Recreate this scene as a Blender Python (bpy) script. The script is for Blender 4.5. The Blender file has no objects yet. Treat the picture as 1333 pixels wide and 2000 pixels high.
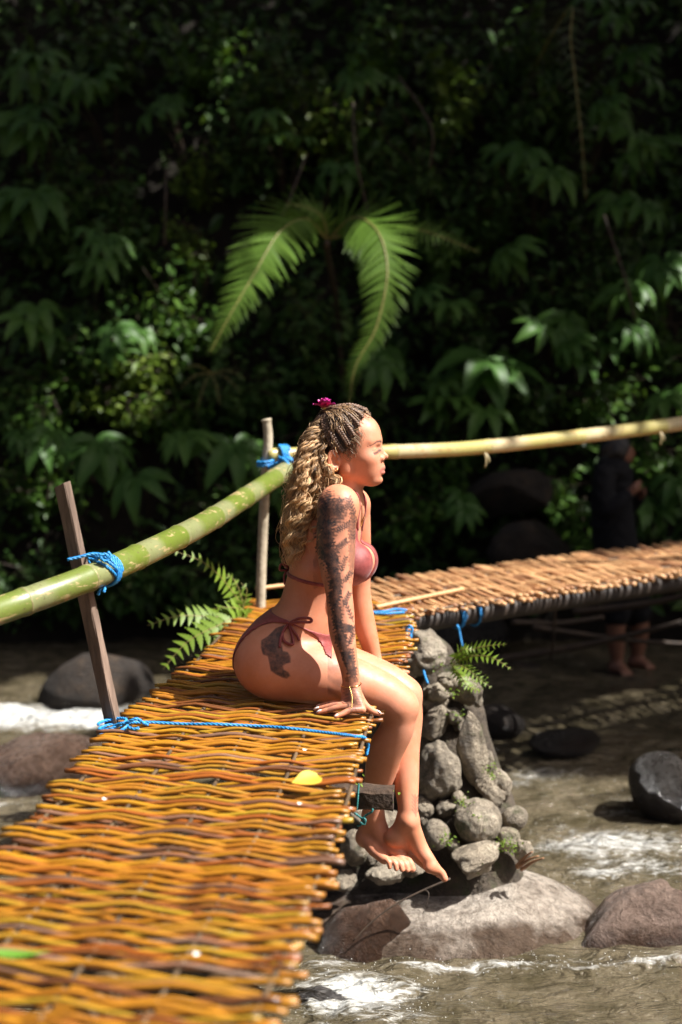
import bpy, math, random
import numpy as np
from mathutils import Vector, Matrix, noise as mnoise

SC = bpy.context.scene
COL = SC.collection
R = math.radians
rng = random.Random(7)

# ---------------------------------------------------------------- camera
H = 0.95                       # camera height over the bridge deck
FPX = 2778.0                   # 50 mm on a 36 mm tall frame, in photo pixels
PITCH = math.atan(308.0 / FPX)
cam_d = bpy.data.cameras.new('camera')
cam = bpy.data.objects.new('camera', cam_d)
COL.objects.link(cam)
cam.location = (0, 0, H)
cam.rotation_euler = (R(90) - PITCH, 0, 0)
cam_d.sensor_fit = 'VERTICAL'
cam_d.sensor_height = 36.0
cam_d.lens = 50.0
cam_d.clip_start = 0.05
cam_d.clip_end = 400.0
cam_d.dof.use_dof = True
cam_d.dof.focus_distance = 3.93
cam_d.dof.aperture_fstop = 1.8
SC.camera = cam

# ---------------------------------------------------------------- sky, sun, exposure
SUN = Vector((0.72, -0.20, 1.0)).normalized()      # direction towards the sun
elev = math.asin(SUN.z)
azim = math.atan2(SUN.x, SUN.y)
world = bpy.data.worlds.new('World')
SC.world = world
world.use_nodes = True
wn = world.node_tree.nodes
wl = world.node_tree.links
wn.clear()
sky = wn.new('ShaderNodeTexSky')
sky.sky_type = 'NISHITA'
sky.sun_disc = False
sky.sun_elevation = elev
sky.sun_rotation = azim
sky.dust_density = 6.0
sky.air_density = 0.4
sky.ozone_density = 0.6
bg = wn.new('ShaderNodeBackground')
bg.inputs['Strength'].default_value = 0.05
wo = wn.new('ShaderNodeOutputWorld')
wl.new(sky.outputs[0], bg.inputs[0])
wl.new(bg.outputs[0], wo.inputs[0])
sun_d = bpy.data.lights.new('sun', 'SUN')
sun_d.energy = 5.0
sun_d.angle = R(0.5)
sun_d.color = (1.0, 0.97, 0.93)
sun = bpy.data.objects.new('sun', sun_d)
COL.objects.link(sun)
sun.location = (6, -4, 12)
sun.rotation_euler = SUN.to_track_quat('Z', 'Y').to_euler()
vs = SC.view_settings
vs.view_transform = 'Standard'
vs.look = 'None'
vs.exposure = 1.25
vs.gamma = 1.0
vs.use_curve_mapping = False
SC.render.engine = 'CYCLES'
SC.cycles.use_denoising = True
SC.cycles.max_bounces = 8
SC.cycles.transparent_max_bounces = 16
SC.cycles.sample_clamp_indirect = 6.0
SC.cycles.caustics_reflective = False
SC.cycles.caustics_refractive = False

# ---------------------------------------------------------------- helpers
_fw = np.array((0, math.cos(PITCH), -math.sin(PITCH)))
_up = np.array((0, math.sin(PITCH), math.cos(PITCH)))


def P(px, py, Y):
    """the point at depth Y that a survey of the photograph puts at pixel (px, py)"""
    d = _fw + _up * ((1000.0 - py) / FPX) + np.array((1.0, 0, 0)) * ((px - 666.5) / FPX)
    p = np.array((0, 0, H)) + d * (Y / d[1])
    return p


def V(*a):
    return np.array(a, float)


def tag(o, label=None, cat=None, group=None, kind=None):
    if label: o['label'] = label
    if cat: o['category'] = cat
    if group: o['group'] = group
    if kind: o['kind'] = kind
    return o


def link(o, parent=None):
    COL.objects.link(o)
    if parent is not None:
        o.parent = parent
    return o


def empty(name, loc=(0, 0, 0), rz=0.0):
    o = bpy.data.objects.new(name, None)
    o.empty_display_size = 0.05
    o.location = loc
    o.rotation_euler = (0, 0, rz)
    return link(o)


def mesh_np(name, verts, faces, smooth=True, mat=None, attrs=None):
    """verts (N,3); faces: (M,k) array or list of such arrays"""
    if not isinstance(faces, list):
        faces = [faces]
    faces = [np.asarray(f, np.int32) for f in faces if len(f)]
    me = bpy.data.meshes.new(name)
    verts = np.asarray(verts, np.float32)
    me.vertices.add(len(verts))
    me.vertices.foreach_set('co', verts.ravel())
    nl = sum(f.size for f in faces)
    nf = sum(len(f) for f in faces)
    me.loops.add(nl)
    me.loops.foreach_set('vertex_index', np.concatenate([f.ravel() for f in faces]))
    me.polygons.add(nf)
    tot = np.concatenate([np.full(len(f), f.shape[1], np.int32) for f in faces])
    st = np.concatenate([[0], np.cumsum(tot)[:-1]]).astype(np.int32)
    me.polygons.foreach_set('loop_start', st)
    me.polygons.foreach_set('loop_total', tot)
    me.update(calc_edges=True)
    me.polygons.foreach_set('use_smooth', np.full(nf, bool(smooth)))
    if attrs:
        for k, v in attrs.items():
            v = np.asarray(v, np.float32)
            if v.ndim == 1:
                a = me.attributes.new(k, 'FLOAT', 'POINT')
                a.data.foreach_set('value', v)
            else:
                a = me.attributes.new(k, 'FLOAT_COLOR', 'POINT')
                if v.shape[1] == 3:
                    v = np.concatenate([v, np.ones((len(v), 1), np.float32)], 1)
                a.data.foreach_set('color', v.ravel())
    if mat is not None:
        me.materials.append(mat)
    me.validate()
    return me


class MB:
    """collects pieces of geometry that become ONE mesh"""
    def __init__(self):
        self.v, self.f, self.n, self.a = [], {}, 0, []

    def add(self, v, *fs, attr=0.0):
        v = np.asarray(v, float)
        self.v.append(v)
        a = np.asarray(attr, float)
        self.a.append(np.full(len(v), float(a)) if a.ndim == 0 else a)
        for f in fs:
            f = np.asarray(f, np.int64)
            if len(f):
                self.f.setdefault(f.shape[1], []).append(f + self.n)
        self.n += len(v)

    def mesh(self, name, mat=None, smooth=True):
        fs = [np.concatenate(x) for x in self.f.values()]
        return mesh_np(name, np.concatenate(self.v), fs, smooth, mat, {'val': np.concatenate(self.a)})

    def build(self, name, mat, parent=None, smooth=True, loc=None):
        o = bpy.data.objects.new(name, self.mesh(name, mat, smooth))
        if loc is not None:
            o.location = loc
        return link(o, parent)


def frames(pts):
    pts = np.asarray(pts, float)
    t = np.gradient(pts, axis=0)
    t /= np.maximum(np.linalg.norm(t, axis=1, keepdims=True), 1e-9)
    ref = np.array((0, 0, 1.0)) if abs(t[0][2]) < 0.9 else np.array((1.0, 0, 0))
    n = np.zeros_like(t)
    cur = ref
    for i in range(len(t)):
        cur = cur - t[i] * cur.dot(t[i])
        cur = cur / max(np.linalg.norm(cur), 1e-9)
        n[i] = cur
    b = np.cross(t, n)
    return t, n, b


def tube_np(pts, rad, sides=8, cap=True, squash=1.0):
    pts = np.asarray(pts, float)
    m = len(pts)
    rad = np.broadcast_to(np.asarray(rad, float), (m,))
    t, n, b = frames(pts)
    a = np.arange(sides) * 2 * math.pi / sides
    ring = (n[:, None, :] * np.cos(a)[None, :, None] * squash + b[:, None, :] * np.sin(a)[None, :, None])
    v = (pts[:, None, :] + ring * rad[:, None, None]).reshape(-1, 3)
    i = np.arange(m - 1)[:, None] * sides
    j = np.arange(sides)[None, :]
    q = np.stack([i + j, i + (j + 1) % sides, i + sides + (j + 1) % sides, i + sides + j], -1).reshape(-1, 4)
    tri = np.zeros((0, 3), int)
    if cap:
        v = np.concatenate([v, pts[:1], pts[-1:]])
        k = np.arange(sides)
        t0 = np.stack([np.full(sides, m * sides), (k + 1) % sides, k], -1)
        e = (m - 1) * sides
        t1 = np.stack([np.full(sides, m * sides + 1), e + k, e + (k + 1) % sides], -1)
        tri = np.concatenate([t0, t1])
    return v, q, tri


def spline(ctrl, n):
    """Catmull-Rom through control points"""
    c = np.asarray(ctrl, float)
    c = np.concatenate([[2 * c[0] - c[1]], c, [2 * c[-1] - c[-2]]])
    s = np.linspace(0, len(c) - 3 - 1e-6, n)
    i = s.astype(int)
    u = (s - i)[:, None]
    p0, p1, p2, p3 = c[i], c[i + 1], c[i + 2], c[i + 3]
    return 0.5 * (2 * p1 + (p2 - p0) * u + (2 * p0 - 5 * p1 + 4 * p2 - p3) * u ** 2 + (3 * p1 - p0 - 3 * p2 + p3) * u ** 3)


def rope_np(mb, ctrl, r, n=None, strands=3, pitch=None, sides=5):
    """a laid rope: strands twisted about a path"""
    c = spline(ctrl, 24)
    L = np.linalg.norm(np.diff(c, axis=0), axis=1).sum()
    pitch = pitch or r * 7
    n = n or int(max(10, L / pitch * 9))
    c = spline(ctrl, n)
    t, nn, b = frames(c)
    s = np.linspace(0, L / pitch * 2 * math.pi, n)
    for k in range(strands):
        a = s + k * 2 * math.pi / strands
        p = c + (nn * np.cos(a)[:, None] + b * np.sin(a)[:, None]) * r * 0.52
        mb.add(*tube_np(p, r * 0.56, sides))


def rotm(ax, ang):
    return np.array(Matrix.Rotation(ang, 3, Vector(ax)))


def vnoise(pts, scale, seed=0.0, octaves=3):
    out = np.empty(len(pts))
    for i, p in enumerate(pts):
        out[i] = mnoise.fractal(Vector((p[0] * scale + seed * 13.7, p[1] * scale - seed * 7.1, p[2] * scale + seed * 3.3)), 0.9, 2.1, octaves)
    return out


# ---------------------------------------------------------------- materials
def newmat(name):
    m = bpy.data.materials.new(name)
    m.use_nodes = True
    nt = m.node_tree
    b = nt.nodes['Principled BSDF']
    return m, nt, b


def nd(nt, t, **kw):
    n = nt.nodes.new(t)
    for k, v in kw.items():
        if k in n.inputs.keys() if isinstance(k, str) else False:
            n.inputs[k].default_value = v
        else:
            setattr(n, k, v)
    return n


def ramp(nt, fac, stops):
    r = nt.nodes.new('ShaderNodeValToRGB')
    e = r.color_ramp.elements
    while len(e) < len(stops):
        e.new(0.5)
    for x, (p, c) in zip(e, stops):
        x.position = p
        x.color = (*c, 1) if len(c) == 3 else c
    nt.links.new(fac, r.inputs[0])
    return r.outputs[0]


def coords(nt, kind='Object', scale=(1, 1, 1)):
    tc = nt.nodes.new('ShaderNodeTexCoord')
    mp = nt.nodes.new('ShaderNodeMapping')
    mp.inputs['Scale'].default_value = scale
    nt.links.new(tc.outputs[kind], mp.inputs[0])
    return mp.outputs[0]


def noise(nt, vec, scale, detail=4, rough=0.55, dist=0.0):
    n = nt.nodes.new('ShaderNodeTexNoise')
    n.inputs['Scale'].default_value = scale
    n.inputs['Detail'].default_value = detail
    n.inputs['Roughness'].default_value = rough
    n.inputs['Distortion'].default_value = dist
    if vec is not None:
        nt.links.new(vec, n.inputs['Vector'])
    return n.outputs['Fac']


def mix(nt, fac, a, b, mode='MIX'):
    m = nt.nodes.new('ShaderNodeMix')
    m.data_type = 'RGBA'
    m.blend_type = mode
    for s, x in ((0, fac), (6, a), (7, b)):
        if isinstance(x, (int, float)):
            m.inputs[s].default_value = x
        elif isinstance(x, tuple):
            m.inputs[s].default_value = (*x, 1) if len(x) == 3 else x
        else:
            nt.links.new(x, m.inputs[s])
    return m.outputs[2]


def math_n(nt, op, a, b=None, clamp=False):
    m = nt.nodes.new('ShaderNodeMath')
    m.operation = op
    m.use_clamp = clamp
    for s, x in ((0, a), (1, b)):
        if x is None: continue
        if isinstance(x, (int, float)):
            m.inputs[s].default_value = x
        else:
            nt.links.new(x, m.inputs[s])
    return m.outputs[0]


def bump(nt, b, h, strength=0.3, dist=0.01):
    n = nt.nodes.new('ShaderNodeBump')
    n.inputs['Strength'].default_value = strength
    n.inputs['Distance'].default_value = dist
    nt.links.new(h, n.inputs['Height'])
    nt.links.new(n.outputs[0], b.inputs['Normal'])


def obj_random(nt):
    return nt.nodes.new('ShaderNodeObjectInfo').outputs['Random']


def attr(nt, name, out='Fac'):
    a = nt.nodes.new('ShaderNodeAttribute')
    a.attribute_name = name
    return a.outputs[out]


def simple_mat(name, c0, c1, scale=20, rough=0.6, bstr=0.2, bdist=0.005, spec=0.5, sss=0.0, rnd=0.0, bscale=None):
    m, nt, b = newmat(name)
    vec = coords(nt)
    n = noise(nt, vec, scale)
    col = ramp(nt, n, [(0.3, c0), (0.7, c1)])
    if rnd:
        col = mix(nt, rnd, col, ramp(nt, obj_random(nt), [(0.0, tuple(x * 0.5 for x in c0)), (1.0, tuple(min(1, x * 1.5) for x in c1))]))
    nt.links.new(col, b.inputs['Base Color'])
    b.inputs['Roughness'].default_value = rough
    b.inputs['Specular IOR Level'].default_value = spec
    if bstr:
        bump(nt, b, noise(nt, vec, bscale or scale * 3), bstr, bdist)
    if sss:
        b.inputs['Subsurface Weight'].default_value = sss
        b.inputs['Subsurface Radius'].default_value = (0.012, 0.005, 0.003)
        b.inputs['Subsurface Scale'].default_value = 1.0
    return m

# ---------------------------------------------------------------- implicit modelling (bodies)
class Sdf:
    """a signed-distance grid that shapes are blended into; meshed by surface nets"""
    BIG = 0.08

    def __init__(self, lo, hi, h):
        self.lo = np.asarray(lo, float)
        self.h = h
        self.n = np.ceil((np.asarray(hi, float) - self.lo) / h).astype(int) + 1
        self.D = np.full(self.n, self.BIG, np.float32)

    def like(self):
        s = Sdf.__new__(Sdf)
        s.lo, s.h, s.n = self.lo, self.h, self.n
        s.D = np.full(self.n, self.BIG, np.float32)
        return s

    def block(self, lo, hi, pad):
        a = np.maximum(np.floor((np.asarray(lo) - pad - self.lo) / self.h).astype(int), 0)
        b = np.minimum(np.ceil((np.asarray(hi) + pad - self.lo) / self.h).astype(int) + 1, self.n)
        if (b <= a).any():
            return None, None
        sl = tuple(slice(i, j) for i, j in zip(a, b))
        ax = [(self.lo[k] + np.arange(a[k], b[k]) * self.h).astype(np.float32) for k in range(3)]
        return sl, np.meshgrid(*ax, indexing='ij', sparse=True)

    def put(self, sl, d, k, op):
        A = self.D[sl]
        if op == 'sub':
            d = -d
            if k <= 0:
                self.D[sl] = np.maximum(A, d)
            else:
                hh = np.clip(0.5 - 0.5 * (A - d) / k, 0, 1)
                self.D[sl] = A + (d - A) * hh + k * hh * (1 - hh)
        else:
            if k <= 0:
                self.D[sl] = np.minimum(A, d)
            else:
                hh = np.clip(0.5 + 0.5 * (A - d) / k, 0, 1)
                self.D[sl] = A + (d - A) * hh - k * hh * (1 - hh)

    def cone(self, a, b, ra, rb, k=0.01, op='add', squash=None):
        a, b = np.asarray(a, float), np.asarray(b, float)
        r = max(ra, rb)
        sl, G = self.block(np.minimum(a, b) - r, np.maximum(a, b) + r, k + 0.012)
        if sl is None: return
        ab = b - a
        L2 = max(ab.dot(ab), 1e-9)
        x, y, z = G[0] - a[0], G[1] - a[1], G[2] - a[2]
        t = np.clip((x * ab[0] + y * ab[1] + z * ab[2]) / L2, 0, 1)
        dx, dy, dz = x - t * ab[0], y - t * ab[1], z - t * ab[2]
        if squash is not None:          # (axis, factor): thin the limb along an axis
            ax, f = np.asarray(squash[0], float), squash[1]
            ax = ax / np.linalg.norm(ax)
            q = (dx * ax[0] + dy * ax[1] + dz * ax[2])
            m = q * (1.0 / f - 1.0)
            dx, dy, dz = dx + m * ax[0], dy + m * ax[1], dz + m * ax[2]
        d = np.sqrt(dx * dx + dy * dy + dz * dz) - (ra + (rb - ra) * t)
        self.put(sl, d.astype(np.float32), k, op)

    def ell(self, c, r, rot=None, k=0.01, op='add'):
        c, r = np.asarray(c, float), np.asarray(r, float)
        m = r.max()
        sl, G = self.block(c - m, c + m, k + 0.012)
        if sl is None: return
        x, y, z = G[0] - c[0], G[1] - c[1], G[2] - c[2]
        if rot is not None:             # rows of rot = local axes in world space
            x, y, z = [rot[i][0] * x + rot[i][1] * y + rot[i][2] * z for i in range(3)]
        k0 = np.sqrt((x / r[0]) ** 2 + (y / r[1]) ** 2 + (z / r[2]) ** 2)
        k1 = np.sqrt((x / r[0] ** 2) ** 2 + (y / r[1] ** 2) ** 2 + (z / r[2] ** 2) ** 2)
        d = k0 * (k0 - 1.0) / np.maximum(k1, 1e-6)
        d = np.where(k0 < 1e-3, -r.min(), d)
        self.put(sl, d.astype(np.float32), k, op)

    def chain(self, pts, rads, k=0.01, squash=None):
        """a smooth tapered limb through the points"""
        pr = np.concatenate([np.asarray(pts, float), np.asarray(rads, float)[:, None]], 1)
        if len(pts) > 2:
            pr = spline(pr, (len(pts) - 1) * 11 + 1)
        c = self.like_block(pr)
        if c is None: return
        sl, sub = c
        for i in range(len(pr) - 1):
            sub.cone(pr[i, :3], pr[i + 1, :3], pr[i, 3], pr[i + 1, 3], 0.0, 'add', squash)
        self.put(sl, sub.D, k, 'add')

    def like_block(self, pr):
        r = pr[:, 3:4].max() + 0.03
        sl, G = self.block((pr[:, :3] - r).min(0), (pr[:, :3] + r).max(0), 0.0)
        if sl is None: return None
        s = Sdf.__new__(Sdf)
        s.h = self.h
        s.lo = self.lo + np.array([x.start for x in sl]) * self.h
        s.n = np.array([x.stop - x.start for x in sl])
        s.D = np.full(s.n, self.BIG, np.float32)
        return sl, s

    def merge(self, o, k=0.01):
        A, d = self.D, o.D
        hh = np.clip(0.5 + 0.5 * (A - d) / k, 0, 1)
        self.D = A + (d - A) * hh - k * hh * (1 - hh)

    def grid(self):
        return np.meshgrid(*[(self.lo[k] + np.arange(self.n[k]) * self.h).astype(np.float32) for k in range(3)], indexing='ij', sparse=True)

    def mesh(self, smooth=1):
        D = self.D
        S = D < 0
        n = D.shape
        c = S[:-1, :-1, :-1]
        anyc = np.zeros(c.shape, bool)
        allc = np.ones(c.shape, bool)
        for i in (0, 1):
            for j in (0, 1):
                for k in (0, 1):
                    s = S[i:n[0] - 1 + i, j:n[1] - 1 + j, k:n[2] - 1 + k]
                    anyc |= s
                    allc &= s
        act = anyc & ~allc
        idx = np.argwhere(act)
        vid = np.full(c.shape, -1, np.int32)
        vid[act] = np.arange(len(idx), dtype=np.int32)
        vals = {}
        for i in (0, 1):
            for j in (0, 1):
                for k in (0, 1):
                    vals[i, j, k] = D[idx[:, 0] + i, idx[:, 1] + j, idx[:, 2] + k].astype(np.float64)
        acc = np.zeros((len(idx), 3))
        cnt = np.zeros(len(idx))
        for ax in range(3):
            for u in (0, 1):
                for w in (0, 1):
                    a = [u, w]; a.insert(ax, 0)
                    b = [u, w]; b.insert(ax, 1)
                    va, vb = vals[tuple(a)], vals[tuple(b)]
                    cr = (va < 0) != (vb < 0)
                    t = np.where(cr, va / np.where(cr, va - vb, 1.0), 0)
                    p = np.tile(np.array(a, float), (len(idx), 1))
                    p[:, ax] = t
                    acc += np.where(cr[:, None], p, 0)
                    cnt += cr
        pos = idx + acc / np.maximum(cnt, 1)[:, None]
        v = self.lo + pos * self.h
        quads = []
        for ax in range(3):
            o1, o2 = [(1, 2), (2, 0), (0, 1)][ax]
            sl0 = [slice(None)] * 3; sl1 = [slice(None)] * 3
            sl0[ax] = slice(0, n[ax] - 1); sl1[ax] = slice(1, n[ax])
            cr = S[tuple(sl0)] != S[tuple(sl1)]
            e = np.argwhere(cr)
            ok = (e[:, o1] > 0) & (e[:, o2] > 0) & (e[:, o1] < n[o1] - 1) & (e[:, o2] < n[o2] - 1)
            e = e[ok]
            ins = S[e[:, 0], e[:, 1], e[:, 2]]
            def g(d1, d2):
                f = e.copy()
                f[:, o1] += d1; f[:, o2] += d2
                return vid[f[:, 0], f[:, 1], f[:, 2]]
            q = np.stack([g(-1, -1), g(0, -1), g(0, 0), g(-1, 0)], -1)
            q[~ins] = q[~ins][:, ::-1]
            quads.append(q)
        q = np.concatenate(quads)
        q = q[(q >= 0).all(1)]
        for _ in range(smooth):
            s = np.zeros_like(v); m = np.zeros(len(v))
            for i in range(4):
                a, b = q[:, i], q[:, (i + 1) % 4]
                for d in range(3):
                    s[:, d] += np.bincount(a, v[b, d], len(v)) + np.bincount(b, v[a, d], len(v))
                m += np.bincount(a, minlength=len(v)) + np.bincount(b, minlength=len(v))
            v = v + 0.5 * (s / np.maximum(m, 1)[:, None] - v)
        return v, q

# ---------------------------------------------------------------- ground, hillside, river
WZ = -0.95                       # river level


def grid_np(x0, x1, nx, y0, y1, ny):
    xs, ys = np.linspace(x0, x1, nx), np.linspace(y0, y1, ny)
    X, Y = np.meshgrid(xs, ys, indexing='ij')
    i = np.arange(nx - 1)[:, None] * ny + np.arange(ny - 1)[None, :]
    q = np.stack([i, i + ny, i + ny + 1, i + 1], -1).reshape(-1, 4)
    return X.ravel(), Y.ravel(), q


def sines(X, Y, seed, n, fmin, fmax, aniso=(1, 1), power=1.0):
    r = np.random.RandomState(seed)
    z = np.zeros_like(X)
    for _ in range(n):
        f = math.exp(r.uniform(math.log(fmin), math.log(fmax)))
        a = r.uniform(0, 2 * math.pi)
        z += np.sin((X * math.cos(a) * aniso[0] + Y * math.sin(a) * aniso[1]) * f + r.uniform(0, 6.28)) * (fmin / f) ** power
    return z / math.sqrt(n)


SOIL = simple_mat('dark_forest_soil', (0.006, 0.005, 0.003), (0.016, 0.012, 0.008), 3, 0.9, 0.6, 0.05, 0.2)
BED = simple_mat('brown_river_bed', (0.05, 0.038, 0.022), (0.10, 0.075, 0.045), 3, 0.8, 0.5, 0.04, 0.3)
X, Y, q = grid_np(-40, 40, 80, -40, 60, 90)
o = bpy.data.objects.new('river_bed', mesh_np('river_bed', np.stack([X, Y, WZ - 0.45 + 0.1 * sines(X, Y, 3, 12, 0.4, 2)], 1), q, True, BED))
tag(link(o), kind='structure')

# steep wooded slope behind the river
X, S, q = grid_np(-14, 14, 120, 0, 1, 70)
hz = WZ - 0.35 + 15 * S
hy = 9.3 + 0.62 * 15 * S ** 1.25 + 0.10 * sines(X, hz, 5, 20, 0.5, 4) + np.where(X < -2, (X + 2) * 0.25, 0) - np.where(X > 2.5, (X - 2.5) * 0.35, 0)
o = bpy.data.objects.new('hillside', mesh_np('hillside', np.stack([X, hy, hz], 1), q, True, SOIL))
tag(link(o), kind='structure')


def slope_y(x, z):
    s = max(0.0, (z - WZ + 0.35) / 15)
    return 9.3 + 0.62 * 15 * s ** 1.25 + ((x + 2) * 0.25 if x < -2 else 0) - ((x - 2.5) * 0.35 if x > 2.5 else 0)


# river: heightfield of ripples, rougher where it runs white
FOAM = []        # (x, y, radius x, radius y, strength) in metres on the river plane


def river_xy(px, py):
    d = P(px, py, 1.0) - np.array((0, 0, H))
    k = (WZ - H) / d[2]
    return d[0] * k, d[1] * k


for px, py, rx, ry, st in ((690, 1950, .20, .17, 1.0), (640, 1890, .14, .10, .6), (800, 1935, .10, .10, .6), (780, 1995, .14, .08, .55), (960, 1845, .16, .05, .5),
                           (60, 1402, .70, .26, 1.25), (180, 1412, .30, .16, 1.1), (40, 1500, .25, .10, .45), (30, 1570, .30, .12, .4),
                           (1060, 1512, .30, .16, .55), (1010, 1530, .18, .1, .5), (1190, 1650, .40, .18, .8), (1240, 1690, .3, .12, .65), (1290, 1560, .25, .10, .6), (1230, 1590, .3, .08, .5),
                           (1110, 1620, .12, .06, .5), (1280, 1885, .16, .05, .45), (1100, 1878, .2, .04, .45), (1180, 1700, .15, .08, .8), (860, 1893, .22, .035, .75), (1010, 1888, .2, .03, .7), (1150, 1895, .14, .03, .75), (1290, 1890, .16, .03, .75), (1010, 1700, .10, .05, .6)):
    FOAM.append((*river_xy(px, py), rx, ry, st))


def foam_at(X, Y):
    m = np.zeros_like(X)
    for x, y, rx, ry, st in FOAM:
        m = np.maximum(m, st * np.exp(-(((X - x) / rx) ** 2 + ((Y - y) / ry) ** 2)))
    return m


def river_height(X, Y):
    fo = foam_at(X, Y)
    return (0.010 * sines(X, Y, 20, 14, 3, 9, (0.6, 1.0), 0.9) + 0.012 * sines(X, Y, 21, 26, 7, 30, (0.7, 1.0), 0.9) + 0.007 * sines(X, Y, 22, 30, 26, 110, (0.8, 1), 0.8)
            + fo * (0.030 * sines(X, Y, 23, 30, 10, 50, (0.6, 1.2), 0.7) + 0.010 * sines(X, Y, 24, 30, 60, 160) + 0.02))


WATER, nt, b = newmat('murky_river_water')
vec = coords(nt)
foam = attr(nt, 'foam')
n1 = noise(nt, coords(nt, 'Object', (0.45, 1.3, 1)), 24, 10, 0.72, 1.6)
n2 = noise(nt, vec, 7, 4, 0.55)
fm_ = math_n(nt, 'MULTIPLY', ramp(nt, math_n(nt, 'ADD', math_n(nt, 'MULTIPLY', foam, 0.40), math_n(nt, 'MULTIPLY', n1, 0.88)), [(0.62, (0, 0, 0)), (0.80, (1, 1, 1))]), 0.9)
col = ramp(nt, n2, [(0.3, (0.050, 0.041, 0.022)), (0.7, (0.115, 0.094, 0.060))])
col = mix(nt, fm_, col, (0.50, 0.50, 0.47))
nt.links.new(col, b.inputs['Base Color'])
nt.links.new(ramp(nt, fm_, [(0.0, (0.04,) * 3), (1.0, (0.35,) * 3)]), b.inputs['Roughness'])
b.inputs['IOR'].default_value = 1.33
b.inputs['Specular IOR Level'].default_value = 0.5
bump(nt, b, math_n(nt, 'ADD', noise(nt, coords(nt, 'Object', (0.7, 1.6, 1)), 8, 3, 0.5, 1.0), math_n(nt, 'MULTIPLY', noise(nt, coords(nt, 'Object', (0.8, 1.4, 1)), 30, 4, 0.6, 0.8), 0.24)), 1.0, 0.075)
V_, Q_, A_ = [], [], []
n0 = 0
X, Y, q = grid_np(-3.2, 3.6, 470, 2.6, 10.2, 500)
Z = WZ + river_height(X, Y)
o = bpy.data.objects.new('river', mesh_np('river', np.stack([X, Y, Z], 1), q, True, WATER, {'foam': foam_at(X, Y)}))
tag(link(o), kind='structure')
# the same river going on out of frame
m = MB()
for x0, x1, y0, y1 in ((-40, 40, -40, 2.6), (-40, -3.2, 2.6, 10.2), (3.6, 40, 2.6, 10.2)):
    X, Y, q = grid_np(x0, x1, 60, y0, y1, 60)
    m.add(np.stack([X, Y, WZ + 0.006 * sines(X, Y, 21, 26, 5, 26)], 1), q)
o = m.build('river', WATER)
tag(o, kind='structure')

# droplets off the white water; the white dots also stand for sun glints
DROP, nt, b = newmat('water_glint_drops')
b.inputs['Base Color'].default_value = (0.75, 0.76, 0.74, 1)
b.inputs['Roughness'].default_value = 0.08
r_ = np.random.RandomState(5)
bv = np.array([(0, 0, 1), (0.894, 0, 0.447), (0.276, 0.851, 0.447), (-0.724, 0.526, 0.447), (-0.724, -0.526, 0.447), (0.276, -0.851, 0.447), (0.724, 0.526, -0.447), (-0.276, 0.851, -0.447), (-0.894, 0, -0.447), (-0.276, -0.851, -0.447), (0.724, -0.526, -0.447), (0, 0, -1)])
bf = np.array([(0, 1, 2), (0, 2, 3), (0, 3, 4), (0, 4, 5), (0, 5, 1), (1, 6, 2), (2, 7, 3), (3, 8, 4), (4, 9, 5), (5, 10, 1), (2, 6, 7), (3, 7, 8), (4, 8, 9), (5, 9, 10), (1, 10, 6), (6, 11, 7), (7, 11, 8), (8, 11, 9), (9, 11, 10), (10, 11, 6)])
m = MB()
for x, y, rx, ry, st in FOAM:
    for _ in range(int(80 * st * min(1.6, (rx * ry / 0.03) ** 0.5))):
        px_, py_ = r_.normal(x, rx * 0.85), r_.normal(y, ry * 0.8)
        hz_ = float(river_height(np.array([px_]), np.array([py_]))[0])
        up = abs(r_.normal(0, 0.03)) * st if r_.rand() < 0.35 else 0.0
        m.add(bv * r_.uniform(0.0006, 0.0019) + (px_, py_, WZ + hz_ + up), bf)
tag(m.build('splash_glint_drops', DROP), 'white drops and bubbles of the rapids, doubling as painted sun glints', 'spray', kind='stuff')

# ---------------------------------------------------------------- woven bridge
CANE, nt, b = newmat('woven_cane')
vec = coords(nt, 'Object', (1, 1, 1))
rn = obj_random(nt)
base = ramp(nt, rn, [(0.0, (0.33, 0.130, 0.010)), (0.25, (0.38, 0.185, 0.012)), (0.45, (0.34, 0.135, 0.010)), (0.60, (0.32, 0.205, 0.016)), (0.72, (0.29, 0.080, 0.010)), (0.84, (0.17, 0.058, 0.014)), (0.94, (0.09, 0.038, 0.018)), (1.0, (0.19, 0.125, 0.09))])
sp = nt.nodes.new('ShaderNodeSeparateXYZ')
tc = nt.nodes.new('ShaderNodeTexCoord')
oi = nt.nodes.new('ShaderNodeObjectInfo')
add = nt.nodes.new('ShaderNodeVectorMath'); add.operation = 'ADD'
nt.links.new(tc.outputs['Object'], add.inputs[0]); nt.links.new(oi.outputs['Location'], add.inputs[1])
mp = nt.nodes.new('ShaderNodeMapping'); mp.inputs['Scale'].default_value = (7, 30, 30)
nt.links.new(add.outputs[0], mp.inputs[0])
n1 = noise(nt, mp.outputs[0], 1.0, 4)
n2 = noise(nt, mp.outputs[0], 5.0, 5, 0.7)
c = mix(nt, ramp(nt, n1, [(0.40, (0, 0, 0)), (0.72, (0.6,) * 3)]), base, (0.27, 0.075, 0.009))
c = mix(nt, ramp(nt, n2, [(0.56, (0, 0, 0)), (0.74, (0.8,) * 3)]), c, (0.07, 0.030, 0.014))
nt.links.new(c, b.inputs['Base Color'])
nt.links.new(ramp(nt, n1, [(0.3, (0.22,) * 3), (0.7, (0.45,) * 3)]), b.inputs['Roughness'])
bump(nt, b, n2, 0.35, 0.003)
CANE2, nt, b = newmat('sun_dried_cane')
base = ramp(nt, obj_random(nt), [(0.0, (0.50, 0.28, 0.13)), (0.4, (0.62, 0.36, 0.17)), (0.75, (0.44, 0.22, 0.10)), (1.0, (0.30, 0.15, 0.08))])
vec = coords(nt, 'Object', (8, 40, 40))
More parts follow.
